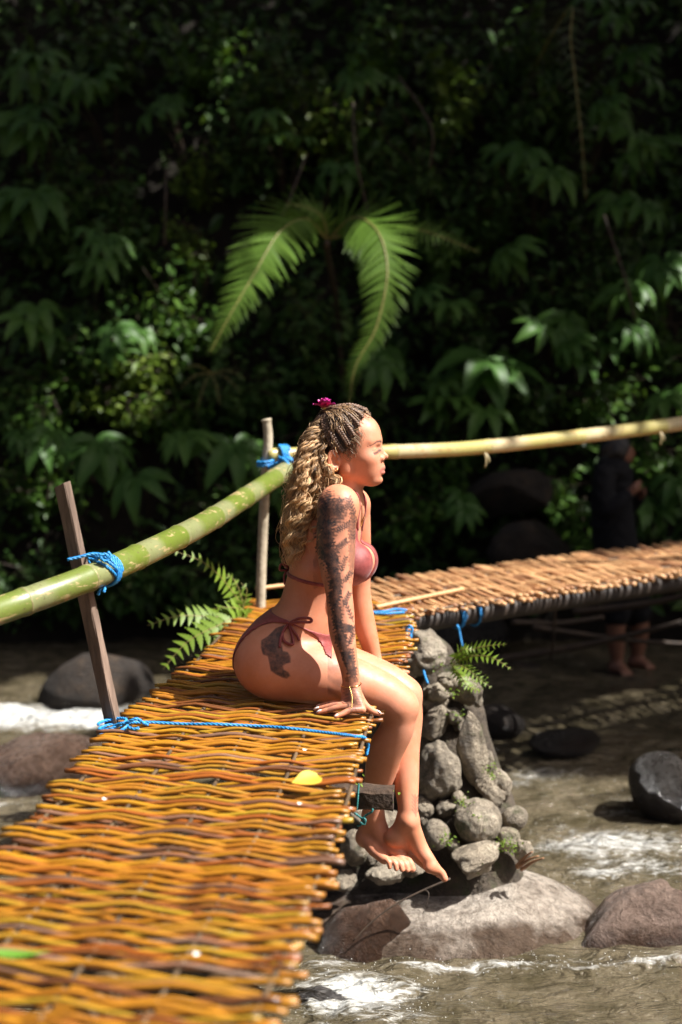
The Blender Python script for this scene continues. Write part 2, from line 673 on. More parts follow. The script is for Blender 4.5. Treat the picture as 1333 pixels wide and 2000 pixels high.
c = mix(nt, ramp(nt, noise(nt, vec, 1.5, 5), [(0.48, (0, 0, 0)), (0.78, (0.7,) * 3)]), base, (0.16, 0.07, 0.03))
nt.links.new(c, b.inputs['Base Color'])
b.inputs['Roughness'].default_value = 0.5
POLE2 = simple_mat('old_dark_pole', (0.010, 0.006, 0.004), (0.032, 0.019, 0.011), 6, 0.6, 0.4, 0.01)
POLE = simple_mat('dark_wet_bamboo', (0.045, 0.030, 0.018), (0.13, 0.085, 0.045), 6, 0.5, 0.4, 0.01)


def cane_mesh(name, w, spacing, parity, amp, r, seed, mat, nseg=36, sides=7, taper=0.25):
    rs = np.random.RandomState(seed)
    t = np.linspace(-w / 2 - rs.uniform(-.012, .03), w / 2 + rs.uniform(-.012, .022), nseg)
    ph = math.pi * t / spacing
    z = amp * (0.9 * np.cos(ph) + 0.12 * np.cos(3 * ph)) * parity * rs.uniform(.8, 1.15) + rs.normal(0, 0.0004, nseg) + 0.003 * np.sin(t * 4 + rs.uniform(0, 6))
    y = rs.normal(0, 0.0006, nseg).cumsum() * 0.35 + 0.004 * np.sin(t * 5 + rs.uniform(0, 6.28))
    k = rs.choice([-1, 1])
    rad = r * (1 + taper * k * t / w * 1.2) * (1 + rs.normal(0, 0.02, nseg))
    for _ in range(2):                    # the joints of the stick
        j = rs.randint(2, nseg - 2); rad[j] *= 1.12
    v, q, tr = tube_np(np.stack([t, y - y.mean(), z], 1), rad, sides)
    return mesh_np(name, v, [q, tr], True, mat)


def woven_deck(name, label, path, w, spacing, pitch, r, amp, mat, seed, ext=0.03, skew=0.0):
    """path: (x, y, z) centre line of the deck"""
    root = empty(name, path[0])
    tag(root, label, 'bridge')
    c = spline(path, 200)
    L = np.concatenate([[0], np.cumsum(np.linalg.norm(np.diff(c, axis=0), axis=1))])
    n = int(L[-1] / pitch)
    rs = np.random.RandomState(seed)
    pool = {p: [cane_mesh('cane', w, spacing, p, amp, r * rs.uniform(.8, 1.2), seed * 100 + i * 2 + (p > 0), mat) for i in range(16)] for p in (-1, 1)}
    loc0 = Vector(path[0])
    for i in range(n):
        s = (i + 0.5) * pitch
        p = np.array([np.interp(s, L, c[:, k]) for k in range(3)])
        p2 = np.array([np.interp(s + 0.05, L, c[:, k]) for k in range(3)])
        p1 = np.array([np.interp(s - 0.05, L, c[:, k]) for k in range(3)])
        t = p2 - p1
        ang = math.atan2(t[1], t[0]) - math.pi / 2 + skew
        o = bpy.data.objects.new('cane', pool[(1 if i % 2 else -1) * (1 if rs.rand() < 0.95 else -1)][rs.randint(16)])
        o.location = Vector(p) - loc0 + Vector((rs.normal(0, .008) + 0.02 * math.sin(s * 2.3), rs.normal(0, 0.0018), rs.normal(0, 0.0016)))
        o.rotation_euler = (rs.normal(0, 0.1), rs.normal(0, 0.004), ang + rs.normal(0, 0.010))
        link(o, root)
    # long withies that the canes are woven over and under
    t, nn, bb = frames(c)
    side = np.stack([t[:, 1], -t[:, 0], np.zeros(len(t))], 1)
    side /= np.linalg.norm(side, axis=1, keepdims=True)
    k = int(w / 2 / spacing)
    for j in range(-k, k + 1):
        m = MB()
        m.add(*tube_np(c + side * (j * spacing) - np.array(path[0]) + np.array((0, 0, 0.002)), 0.0045, 8))
        m.build('stringer', POLE, root)
    return root, c, side


BW = 0.645                                         # deck width
DZ = -0.020
near_path = [(-0.56, 1.30, DZ - 0.02), (-0.445, 2.0, DZ - 0.008), (-0.392, 2.3, DZ), (-0.300, 3.0, DZ), (-0.236, 3.7, DZ), (-0.15, 4.4, DZ), (-0.078, 5.1, DZ + 0.005), (-0.04, 5.55, DZ)]
bridge, bc, bside = woven_deck('woven_bridge', 'yellow woven cane bridge deck that the woman sits on', near_path, BW, 0.155, 0.0165, 0.0052, 0.0095, CANE, 3)
far_path = [(0.02, 5.50, DZ + 0.0), (0.42, 5.80, DZ + 0.004), (0.95, 6.2, DZ + 0.006), (1.6, 6.70, DZ + 0.004), (2.6, 7.4, DZ + 0.0), (3.6, 8.1, DZ - 0.01)]
bridge2, fc, fside = woven_deck('woven_bridge', 'reddish brown woven deck running off behind the woman to the far bank', far_path, 0.66, 0.16, 0.0175, 0.0074, 0.010, CANE2, 9)


def beam(name, parent, pts, r, mat, sides=14, label=None, wob=0.004, seed=1):
    rs = np.random.RandomState(seed)
    p = spline(pts, 40)
    rad = np.interp(np.linspace(0, 1, 40), np.linspace(0, 1, 5), np.full(5, r)) * (1 + rs.normal(0, 0.02, 40))
    m = MB()
    v, q, tr = tube_np(p, rad, sides)
    m.add(v, q, tr)
    o = m.build(name, mat, parent)
    if label: o['label'] = label
    return o


# carrying poles under both decks, children of their deck
o0 = np.array(near_path[0]); o1 = np.array(far_path[0])
for off, dz, sd in ((-0.20, -0.065, 1), (0.02, -0.07, 2), (0.21, -0.065, 3)):
    beam('carrying_pole', bridge, bc[::20] + bside[::20] * off + V(0, 0, dz) - o0, 0.034, POLE, seed=sd)
for off, dz, sd, r in ((-0.22, -0.070, 4, .032), (0.0, -0.075, 5, .036), (0.17, -0.078, 6, .040)):
    beam('carrying_pole', bridge2, fc[::20] + fside[::20] * off + V(0, 0, dz) - o1, r, POLE2, seed=sd)
for s_, zz in ((60, -0.13), (120, -0.13), (170, -0.13)):
    pass
# flat lath bound along the near edge of the far deck, and a thin edge stick
beam('edge_lath', bridge2, [P(735, 1192, 5.32) + V(0, 0, .012) - o1, P(800, 1178, 5.42) + V(0, 0, .012) - o1, P(905, 1154, 5.62) + V(0, 0, .008) - o1], 0.008, CANE2, 8)
beam('edge_lath', bridge2, [P(500, 1150, 5.42) - o1, P(560, 1143, 5.46) - o1, P(640, 1136, 5.5) - o1], 0.008, CANE2, 8)
# cross log whose sawn end shows beside her shins
m = MB()
cb = P(735, 1556, 3.70)
bx = np.array([(x, y, z) for x in (-0.30, 0.046) for y in (-0.032, 0.032) for z in (-0.026, 0.026)])
hx = np.linspace(-0.35, 0.046, 16)
rows = []
rs = np.random.RandomState(4)
prof = [(-0.034, -0.022), (-0.02, -0.030), (0.018, -0.028), (0.036, -0.020), (0.037, 0.016), (0.028, 0.026), (-0.026, 0.027), (-0.035, 0.018)]
for x in hx:
    for a, c_ in prof:
        rows.append((x + (rs.normal(0, .003) if x == hx[-1] else 0), a + rs.normal(0, .0016), c_ + rs.normal(0, .0016)))
q = [[i * 8 + j, i * 8 + (j + 1) % 8, (i + 1) * 8 + (j + 1) % 8, (i + 1) * 8 + j] for i in range(15) for j in range(8)]
m.add(np.array(rows) @ rotm((0, 0, 1), R(-6)).T + cb, q, [list(range(120, 128))], [list(range(7, -1, -1))])
WOODDARK = simple_mat('wet_dark_timber', (0.016, 0.009, 0.005), (0.070, 0.040, 0.022), 25, 0.9, 0.7, 0.01)
log = m.build('cross_timber', WOODDARK, smooth=False)
tag(log, 'short dark sawn timber poking out from under the deck beside her shins', 'timber')

# ---------------------------------------------------------------- posts, bamboo rails, ropes
POSTW, nt, b = newmat('rough_brown_timber')
vec = coords(nt, 'Object', (12, 12, 1.2))
n1 = noise(nt, vec, 4, 6, 0.65)
nt.links.new(ramp(nt, n1, [(0.3, (0.085, 0.055, 0.038)), (0.7, (0.24, 0.165, 0.12))]), b.inputs['Base Color'])
b.inputs['Roughness'].default_value = 0.75
bump(nt, b, n1, 0.6, 0.006)


def timber(name, a, bpt, wx, wy, rz, mat, seed, label):
    rs = np.random.RandomState(seed)
    a, bpt = np.array(a), np.array(bpt)
    n = 14
    ax = (bpt - a) / np.linalg.norm(bpt - a)
    u = V(math.cos(rz), math.sin(rz), 0); u = u - ax * u.dot(ax); u /= np.linalg.norm(u)
    w = np.cross(ax, u)
    rows = []
    ch = 0.16
    pr = [(-1, -1 + ch), (-1 + ch, -1), (1 - ch, -1), (1, -1 + ch), (1, 1 - ch), (1 - ch, 1), (-1 + ch, 1), (-1, 1 - ch)]
    for i, s in enumerate(np.linspace(0, 1, n)):
        c = (bpt - a) * s
        for x, y in pr:
            rows.append(c + u * (x * wx / 2 + rs.normal(0, .0007)) + w * (y * wy / 2 + rs.normal(0, .0007)) + (ax * (x * 0.006) if i == n - 1 else 0))
    q = [[i * 8 + j, i * 8 + (j + 1) % 8, (i + 1) * 8 + (j + 1) % 8, (i + 1) * 8 + j] for i in range(n - 1) for j in range(8)]
    m = MB(); m.add(rows, q, [list(range((n - 1) * 8, n * 8))], [list(range(7, -1, -1))])
    o = m.build(name, mat, smooth=False, loc=a)
    return tag(o, label, 'post')


timber('rail_post', P(240, 1500, 3.66), P(122, 946, 3.60), 0.040, 0.024, R(-32), POSTW, 1, 'dark squared timber post leaning left, tied to the green rail')
WEATH = simple_mat('weathered_pale_wood', (0.22, 0.18, 0.12), (0.50, 0.43, 0.31), 14, 0.7, 0.5, 0.006)
pp = spline([P(509, 1262, 5.36), P(510, 1150, 5.37), P(514, 1040, 5.38), P(519, 930, 5.38), P(524, 860, 5.38), P(522, 828, 5.38), P(520, 818, 5.38)], 40)
m = MB()
rad = np.interp(np.linspace(0, 1, 40), [0, .5, .85, .92, 0.97, 1], [.019, .0185, .017, .020, .021, .014])
m.add(*tube_np(pp - pp[0], rad, 12))
tag(m.build('rail_post', WEATH, loc=pp[0]), 'thin pale round post with knobbed top behind the woman', 'post')


def bamboo(name, label, ctrl, r0, r1, nodes, mat, seed, nodes_mat):
    """nodes: positions 0..1 along the culm"""
    c = spline(ctrl, 220)
    L = np.concatenate([[0], np.cumsum(np.linalg.norm(np.diff(c, axis=0), axis=1))]); L /= L[-1]
    u = np.linspace(0, 1, 220)
    pts = np.stack([np.interp(u, L, c[:, k]) for k in range(3)], 1)
    rad = r0 + (r1 - r0) * u
    for nd_ in nodes:
        rad = rad * (1 + 0.07 * np.exp(-((u - nd_) / 0.004) ** 2) - 0.025 * np.exp(-((u - nd_ - 0.007) / 0.004) ** 2))
    nn = np.array([-0.2] + sorted(nodes) + [1.2])
    k = np.searchsorted(nn, u, side='right') - 1
    f = (u - nn[k]) / (nn[k + 1] - nn[k])
    v, q, tr = tube_np(pts - pts[0], rad, 20)
    m = MB(); m.add(v, q, tr, attr=np.concatenate([np.repeat(f, 20), [0.9, 0.9]]))
    root = m.build(name, mat, loc=pts[0])
    tag(root, label, 'rail')
    for nd_ in nodes:
        p = np.array([np.interp(nd_, L, c[:, k_]) for k_ in range(3)]); p2 = np.array([np.interp(nd_ + .012, L, c[:, k_]) for k_ in range(3)])
        d = (p2 - p) / np.linalg.norm(p2 - p)
        r = (r0 + (r1 - r0) * nd_)
        m = MB(); m.add(*tube_np([p - pts[0] - d * .004, p - pts[0] - d * .0015, p - pts[0] + d * .0015, p - pts[0] + d * .004], [r * 1.0, r * 1.065, r * 1.06, r * 0.99], 20, False))
        m.build('node_ring', nodes_mat, root)
    return root


def bamboo_mat(name, green, pale, scar):
    m, nt, b = newmat(name)
    v = attr(nt, 'val')
    vec = coords(nt, 'Object', (1, 1, 1))
    f = ramp(nt, math_n(nt, 'ADD', v, math_n(nt, 'MULTIPLY', noise(nt, vec, 9, 3), 0.16)), [(0.36, (0, 0, 0)), (0.52, (1, 1, 1))])
    col = mix(nt, f, pale, green)
    col = mix(nt, ramp(nt, noise(nt, vec, 5, 4, 0.6, 1.0), [(0.42, (0,) * 3), (0.7, (0.55,) * 3)]), col, tuple(0.55 * a + 0.45 * c for a, c in zip(green, pale)))
    col = mix(nt, ramp(nt, noise(nt, coords(nt, 'Object', (10, 10, 40)), 1.6, 5, 0.7), [(0.57, (0,) * 3), (0.63, (0.9,) * 3)]), col, scar)
    col = mix(nt, ramp(nt, noise(nt, vec, 90, 3, 0.7), [(0.58, (0,) * 3), (0.68, (0.7,) * 3)]), col, (0.09, 0.07, 0.03))
    nt.links.new(col, b.inputs['Base Color'])
    b.inputs['Roughness'].default_value = 0.36
    bump(nt, b, noise(nt, vec, 120, 3), 0.15, 0.002)
    return m


GB = bamboo_mat('green_bamboo', (0.105, 0.140, 0.018), (0.18, 0.19, 0.085), (0.36, 0.27, 0.13))
YB = bamboo_mat('pale_yellow_bamboo', (0.36, 0.31, 0.10), (0.44, 0.36, 0.20), (0.36, 0.21, 0.08))
NODE = simple_mat('bamboo_node', (0.09, 0.075, 0.03), (0.30, 0.26, 0.12), 60, 0.6, 0.3, 0.003)
g0 = [P(-420, 1310, 2.85), P(-200, 1256, 3.08), P(0, 1192, 3.35), P(205, 1116, 3.62), P(380, 1033, 4.2), P(470, 978, 4.75), P(566, 915, 5.36)]
tmp = spline(g0, 400)
Lg = np.concatenate([[0], np.cumsum(np.linalg.norm(np.diff(tmp, axis=0), axis=1))]); Lg /= Lg[-1]


def at_px(curve, Lc, px):
    uu = curve - np.array((0, 0, H))
    x = 666.5 + FPX * uu[:, 0] / (uu @ _fw)
    return float(np.interp(px, x, Lc))


bamboo('bamboo_rail', 'thick green bamboo rail along the near bridge with dark node rings', g0, 0.034, 0.035, [at_px(tmp, Lg, x) for x in (-300, -110, 48, 172, 267, 349, 419, 479, 536)], GB, 1, NODE)
y0 = [P(521, 889, 5.38), P(700, 884, 5.55), P(853, 879, 5.8), P(952, 872, 6.0), P(1136, 852, 6.35), P(1295, 832, 6.7), P(1480, 806, 7.1), P(1800, 760, 7.9)]
tmp2 = spline(y0, 400)
Lg2 = np.concatenate([[0], np.cumsum(np.linalg.norm(np.diff(tmp2, axis=0), axis=1))]); Lg2 /= Lg2[-1]
bamboo('bamboo_rail', 'pale yellow bamboo rail crossing behind her head to the right', y0, 0.0265, 0.040, [at_px(tmp2, Lg2, x) for x in (600, 770, 952, 1136, 1295, 1480, 1650)], YB, 2, NODE)

ROPE = simple_mat('blue_nylon_rope', (0.012, 0.16, 0.42), (0.03, 0.30, 0.66), 80, 0.45, 0.2, 0.002, rnd=0.1)
TEAL = simple_mat('teal_string', (0.010, 0.09, 0.085), (0.03, 0.20, 0.19), 90, 0.5, 0.2, 0.002)


def coil(center, axis, r, turns, gap, n=60, up=(0, 0, 1), squash=1.0):
    axis = np.array(axis, float); axis /= np.linalg.norm(axis)
    u = np.array(up, float); u = u - axis * u.dot(axis); u /= np.linalg.norm(u)
    w = np.cross(axis, u)
    s = np.linspace(0, 1, int(n * turns))
    a = s * turns * 2 * math.pi
    return np.array(center) + (np.cos(a)[:, None] * u * squash + np.sin(a)[:, None] * w) * r + axis * ((s - 0.5) * gap)[:, None]


def ropes(name, label, paths, r, mat=ROPE):
    m = MB()
    for p in paths:
        rope_np(m, np.array(p), r)
    return tag(m.build(name, mat), label, 'rope')


gd = tmp[np.searchsorted(Lg, at_px(tmp, Lg, 230))] - tmp[np.searchsorted(Lg, at_px(tmp, Lg, 195))]
ctr = tmp[np.searchsorted(Lg, at_px(tmp, Lg, 208))]
k1 = coil(ctr, gd, 0.0385, 3.3, 0.026)
ropes('rope', 'blue rope lashing the green rail to the squared post', [k1[::3], coil(ctr + V(-.012, -.01, .012), gd + V(0.04, 0, 0.10), 0.046, 1.6, 0.02)[::3],
      [P(213, 1085, 3.58), P(200, 1083, 3.575), P(180, 1082, 3.57), P(155, 1088, 3.56), P(132, 1093, 3.55)],
      [P(215, 1090, 3.57), P(205, 1082, 3.565), P(196, 1088, 3.56), P(206, 1096, 3.565), P(216, 1086, 3.57), P(211, 1078, 3.57)],
      [P(203, 1140, 3.60), P(196, 1152, 3.59), P(192, 1162, 3.59)], [P(203, 1140, 3.60), P(205, 1150, 3.59), P(203, 1157, 3.585)]], 0.0042)
ctr2 = P(551, 905, 5.33)
ropes('rope', 'blue rope knotted where both bamboo rails meet the pale post', [coil(P(553, 888, 5.40), tmp2[8] - tmp2[0], 0.034, 3.2, 0.03)[::3], coil(P(560, 915, 5.33), tmp[-1] - tmp[-10], 0.040, 2.5, 0.02)[::3],
      coil(P(519, 905, 5.37), V(0, 0, 1), 0.028, 2.4, 0.03, up=(1, 0, 0))[::3], [P(525, 915, 5.34), P(540, 905, 5.32), P(556, 899, 5.32), P(566, 912, 5.30), P(568, 935, 5.30)],
      [P(545, 893, 5.33), P(556, 898, 5.30), P(563, 906, 5.29), P(567, 920, 5.29)]], 0.0065)


def deck_pt(px, py, dz=0.004):
    d = P(px, py, 1.0) - np.array((0, 0, H))
    k = (dz - H) / d[2]
    return np.array((0, 0, H)) + d * k


cross = [deck_pt(x, y, z) for x, y, z in ((222, 1418, .0), (245, 1412, .012), (292, 1411, .008), (360, 1414, .004), (430, 1415, .010), (500, 1418, .005), (560, 1422, .008), (620, 1429, .004), (664, 1434, .006), (694, 1438, .004))]
ropes('rope', 'long teal blue rope stretched across the deck and knotted at the post foot', [cross, [deck_pt(694, 1438, .004), deck_pt(712, 1441, -.006), P(719, 1455, 3.52), P(716, 1475, 3.52)],
      coil(P(222, 1420, 3.60), V(-.2, .0, 1), 0.036, 2.6, 0.035, up=(1, 0, 0))[::3], [P(240, 1416, 3.56), P(255, 1408, 3.55), P(268, 1404, 3.55), P(280, 1412, 3.56), P(290, 1416, 3.56)],
      [P(222, 1430, 3.56), P(214, 1440, 3.56), P(220, 1448, 3.55), P(226, 1438, 3.55)], [P(250, 1420, 3.55), P(262, 1424, 3.54), P(272, 1422, 3.54)]], 0.0042, ROPE)
ropes('rope', 'blue rope loop hanging from the deck corner beside the stone pier', [[P(800, 1222, 4.92), P(794, 1240, 4.85), P(792, 1262, 4.84)], [P(800, 1222, 4.92), P(803, 1240, 4.84), P(806, 1262, 4.83), P(815, 1284, 4.80), P(823, 1276, 4.80), P(824, 1260, 4.82), P(815, 1244, 4.84), P(800, 1236, 4.85)],
      [P(793, 1228, 4.86), P(800, 1222, 4.84), P(806, 1230, 4.84), P(798, 1240, 4.84), P(794, 1230, 4.85)], [P(822, 1290, 4.79), P(830, 1318, 4.76), P(836, 1335, 4.74)]], 0.0045)
fpole = fc + fside * 0.17 + V(0, 0, -0.078)


def pole_at(px):
    uu = fpole - np.array((0, 0, H))
    x = 666.5 + FPX * uu[:, 0] / (uu @ _fw)
    return np.array([np.interp(px, x, fpole[:, k]) for k in range(3)])


ropes('rope', 'blue rope wound round the pole under the far deck', [coil(pole_at(893), fc[30] - fc[20], 0.047, 2.3, 0.02)[::3], coil(pole_at(925), fc[30] - fc[20], 0.047, 1.3, 0.01)[::3], [pole_at(893) + V(0, -.03, -.045), P(894, 1222, 5.36), P(898, 1235, 5.34), P(903, 1262, 5.33)]], 0.0042)
ropes('rope', 'blue rope lying on the deck corner behind her arm', [[deck_pt(728, 1196, .012), deck_pt(752, 1194, .014), deck_pt(775, 1190, .016), deck_pt(795, 1192, .010)], [deck_pt(732, 1198, .012), deck_pt(760, 1198, .012), deck_pt(790, 1196, .006)]], 0.0050)
ropes('string', 'thin teal string tied under the deck beside the sawn timber', [[P(701, 1530, 3.66), P(699, 1560, 3.65), P(697, 1582, 3.65)], [P(684, 1582, 3.62), P(696, 1590, 3.61), P(708, 1600, 3.61), P(712, 1608, 3.61)], [P(708, 1600, 3.61), P(716, 1592, 3.61), P(726, 1586, 3.60), P(729, 1580, 3.60)],
      [P(712, 1604, 3.61), P(704, 1612, 3.61), P(698, 1613, 3.61)], [P(706, 1598, 3.61), P(714, 1600, 3.60), P(712, 1610, 3.60), P(704, 1606, 3.60)]], 0.0030, TEAL)

# ---------------------------------------------------------------- stones
import bmesh
_ico = {}


def ico(sub):
    if sub not in _ico:
        b_ = bmesh.new()
        bmesh.ops.create_icosphere(b_, subdivisions=sub, radius=1.0)
        b_.verts.ensure_lookup_table()
        _ico[sub] = (np.array([v.co[:] for v in b_.verts]), np.array([[v.index for v in f.verts] for f in b_.faces]))
        b_.free()
    return _ico[sub]


def rock_mat(name, c0, c1, c2, wet=True, rough=0.75, wet_h=0.10, moss=0.0):
    m, nt, b = newmat(name)
    geo = nt.nodes.new('ShaderNodeNewGeometry')
    vec = coords(nt)
    oi = nt.nodes.new('ShaderNodeObjectInfo')
    add = nt.nodes.new('ShaderNodeVectorMath'); add.operation = 'ADD'
    nt.links.new(vec, add.inputs[0]); nt.links.new(oi.outputs['Location'], add.inputs[1])
    vec = add.outputs[0]
    n1 = noise(nt, vec, 5, 6, 0.6)
    n2 = noise(nt, vec, 38, 6, 0.68)
    n3 = noise(nt, vec, 150, 4, 0.7)
    n4 = noise(nt, vec, 14, 8, 0.72, 0.8)
    col = ramp(nt, n1, [(0.28, c0), (0.52, c1), (0.75, c2)])
    col = mix(nt, 0.55, col, ramp(nt, n2, [(0.3, (0.18,) * 3), (0.65, (1.0,) * 3)]), 'MULTIPLY')
    col = mix(nt, 0.7, col, ramp(nt, n4, [(0.34, (0.22, 0.19, 0.16)), (0.52, (1.0,) * 3)]), 'MULTIPLY')
    col = mix(nt, ramp(nt, n3, [(0.60, (0,) * 3), (0.74, (0.6,) * 3)]), col, tuple(x * 1.7 for x in c2))
    col = mix(nt, 0.35, col, ramp(nt, oi.outputs['Random'], [(0, (0.55,) * 3), (1, (1.0, 0.94, 0.85))]), 'MULTIPLY')
    if moss:
        sn = nt.nodes.new('ShaderNodeSeparateXYZ'); nt.links.new(geo.outputs['Normal'], sn.inputs[0])
        mm = math_n(nt, 'MULTIPLY', ramp(nt, noise(nt, vec, 11, 5, 0.65), [(0.60 - moss * .1, (0,) * 3), (0.68, (1,) * 3)]), 0.8)
        col = mix(nt, mm, col, (0.045, 0.060, 0.012))
    r = ramp(nt, n2, [(0.3, (rough - 0.15,) * 3), (0.7, (min(1, rough + 0.15),) * 3)])
    if wet:
        s = nt.nodes.new('ShaderNodeSeparateXYZ'); nt.links.new(geo.outputs['Position'], s.inputs[0])
        h_ = math_n(nt, 'ADD', math_n(nt, 'MULTIPLY', math_n(nt, 'SUBTRACT', s.outputs['Z'], WZ), 1.0), math_n(nt, 'MULTIPLY', math_n(nt, 'SUBTRACT', n1, 0.5), -0.30))
        w = ramp(nt, h_, [(max(0.0, wet_h - 0.03), (1,) * 3), (wet_h + 0.03, (0,) * 3)])
        col = mix(nt, w, col, mix(nt, 0.85, col, (0.16, 0.095, 0.055), 'MULTIPLY'))
        col = mix(nt, math_n(nt, 'MULTIPLY', w, 0.35), col, (0.030, 0.017, 0.010))
        r = mix(nt, w, r, (0.16,) * 3)
    nt.links.new(col, b.inputs['Base Color'])
    nt.links.new(r, b.inputs['Roughness'])
    hh = math_n(nt, 'ADD', math_n(nt, 'ADD', n2, math_n(nt, 'MULTIPLY', n3, 0.35)), math_n(nt, 'MULTIPLY', n4, 1.6))
    bump(nt, b, hh, 0.9, 0.028)
    return m


STONE = rock_mat('grey_pier_stone', (0.20, 0.165, 0.12), (0.42, 0.355, 0.265), (0.62, 0.54, 0.42), False, moss=0.35)
BOULD = rock_mat('river_boulder', (0.50, 0.41, 0.33), (0.68, 0.59, 0.49), (0.78, 0.70, 0.60), True, 0.28, 0.05)
BROWNR = rock_mat('brown_boulder', (0.13, 0.080, 0.058), (0.28, 0.195, 0.15), (0.42, 0.32, 0.26), True, 0.4, 0.06)
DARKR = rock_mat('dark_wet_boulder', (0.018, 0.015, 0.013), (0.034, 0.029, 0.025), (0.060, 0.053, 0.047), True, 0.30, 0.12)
REDR = rock_mat('red_brown_boulder', (0.075, 0.040, 0.026), (0.15, 0.090, 0.062), (0.24, 0.16, 0.12), True, 0.28, 0.10)
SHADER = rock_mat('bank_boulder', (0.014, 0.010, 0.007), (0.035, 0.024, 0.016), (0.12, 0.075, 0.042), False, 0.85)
MORT = rock_mat('earth_mortar', (0.055, 0.042, 0.028), (0.12, 0.092, 0.064), (0.19, 0.15, 0.108), False, 0.85, moss=0.8)


def boulder(name, c, r, seed, mat, parent=None, sub=4, lump=0.14, facets=6, cut=(0.62, 0.92), rot=None, fine=0.02, label=None, cat='rock', group=None, kind=None):
    v, f = ico(sub)
    v = v.copy()
    rs = np.random.RandomState(seed)
    d = np.zeros(len(v))
    for k in range(16):
        w = rs.normal(0, 1, 3); w /= np.linalg.norm(w)
        fr = rs.uniform(1.0, 4.0)
        d += np.sin(v @ w * fr + rs.uniform(0, 6.28)) / fr
    v = v * (1 + lump * d / 1.6)[:, None]
    for k in range(facets):
        w = rs.normal(0, 1, 3); w /= np.linalg.norm(w)
        h_ = rs.uniform(*cut)
        e = v @ w - h_
        v = v - np.where(e > 0, e * 0.86, 0)[:, None] * w
    d = np.zeros(len(v))
    for k in range(22):
        w = rs.normal(0, 1, 3); w /= np.linalg.norm(w)
        fr = rs.uniform(6, 22)
        d += np.sin(v @ w * fr + rs.uniform(0, 6.28) + 1.5 * np.sin(v @ rs.normal(0, 3, 3))) * (6 / fr)
    v = v * (1 + fine * d / 2.2)[:, None]
    v = v * np.array(r)
    if rot is not None:
        v = v @ rotm((0, 1, 0), R(rot[0])).T @ rotm((0, 0, 1), R(rot[1])).T
    o = bpy.data.objects.new(name, mesh_np(name, v, f, True, mat))
    o.location = c if parent is None else Vector(c) - parent.location
    link(o, parent)
    if parent is None:
        tag(o, label, cat, group, kind)
    return o


# the pier
pier = empty('stone_pier', P(890, 1735, 4.85))
tag(pier, 'pier of mortared river stones under the bend of the bridge', 'pier')
ps = Sdf(P(640, 1800, 5.4) - V(0.1, 0.9, 0.1), P(1080, 1215, 5.2) + V(0.1, 0.25, 0.02), 0.012)
ps.chain([P(838, 1290, 5.02), P(872, 1400, 4.98), P(892, 1520, 4.93), P(905, 1640, 4.86), P(890, 1760, 4.84)], [0.085, 0.12, 0.16, 0.20, 0.27], 0.03)
ps.chain([P(770, 1270, 5.10), P(760, 1440, 5.05), P(750, 1600, 4.98), P(770, 1780, 4.92)], [0.10, 0.16, 0.20, 0.26], 0.05)
mv, mq = ps.mesh(1)
dd = np.zeros(len(mv))
rs = np.random.RandomState(8)
for k in range(40):
    w = rs.normal(0, 1, 3); w /= np.linalg.norm(w); fr = rs.uniform(14, 70)
    dd += np.sin(mv @ w * fr + rs.uniform(0, 6.28)) * (14 / fr)
mv = mv + (dd * 0.006)[:, None] * (mv - mv.mean(0)) / np.linalg.norm(mv - mv.mean(0), axis=1, keepdims=True)
o = bpy.data.objects.new('mortar', mesh_np('mortar', mv - np.array(pier.location), mq, True, MORT)); link(o, pier)
STN = [(833, 1282, 4.84, 54, 46, 5, .5), (798, 1311, 4.86, 38, 24, 6, .3), (854, 1356, 4.82, 28, 21, 5, .2), (914, 1352, 4.84, 25, 32, 7, .4), (934, 1368, 4.85, 11, 12, 2, .1), (848, 1414, 4.80, 27, 30, 4, .3),
       (857, 1512, 4.74, 47, 64, 7, .35), (948, 1484, 4.80, 16, 25, 4, .2), (976, 1528, 4.76, 22, 31, 3, .2), (946, 1533, 4.74, 21, 21, 3, .2), (968, 1552, 4.72, 22, 21, 4, .2),
       (932, 1604, 4.64, 44, 43, 1, .1), (1005, 1597, 4.68, 29, 25, 1, .1), (990, 1638, 4.64, 23, 24, 1, .1), (853, 1627, 4.62, 28, 31, 2, .1), (1022, 1659, 4.64, 22, 24, 3, .1), (932, 1677, 4.56, 62, 27, 7, .3),
       (755, 1704, 4.58, 58, 22, 8, .3), (693, 1660, 4.60, 22, 36, 2, .1), (700, 1588, 4.72, 26, 26, 3, .2), (752, 1600, 4.70, 28, 30, 4, .2), (800, 1640, 4.66, 26, 28, 3, .2), (818, 1590, 4.72, 22, 26, 4, .2),
       (745, 1520, 4.82, 30, 34, 4, .2), (790, 1540, 4.80, 26, 30, 4, .2), (808, 1690, 4.58, 34, 22, 6, .3), (668, 1716, 4.60, 34, 26, 5, .3), (896, 1560, 4.72, 16, 14, 3, .2), (905, 1420, 4.86, 16, 20, 4, .3), (884, 1650, 4.60, 16, 14, 3, .2), (812, 1452, 4.86, 22, 24, 4, .2), (790, 1400, 4.92, 24, 26, 4, .2)]
fr_ = np.random.RandomState(19)
for _ in range(46):
    py = fr_.uniform(1300, 1700)
    xa = np.interp(py, [1290, 1400, 1500, 1600, 1700], [800, 815, 815, 800, 700]); xb = np.interp(py, [1290, 1400, 1500, 1600, 1700], [900, 925, 965, 1005, 1035])
    px = fr_.uniform(xa, xb)
    if 890 < px < 955 and 1375 < py < 1540: continue
    s_ = fr_.uniform(9, 19)
    STN.append((px, py, float(np.interp(py, [1300, 1500, 1700], [4.87, 4.78, 4.60])), s_ * fr_.uniform(.9, 1.35), s_, int(fr_.randint(1, 6)), .1))
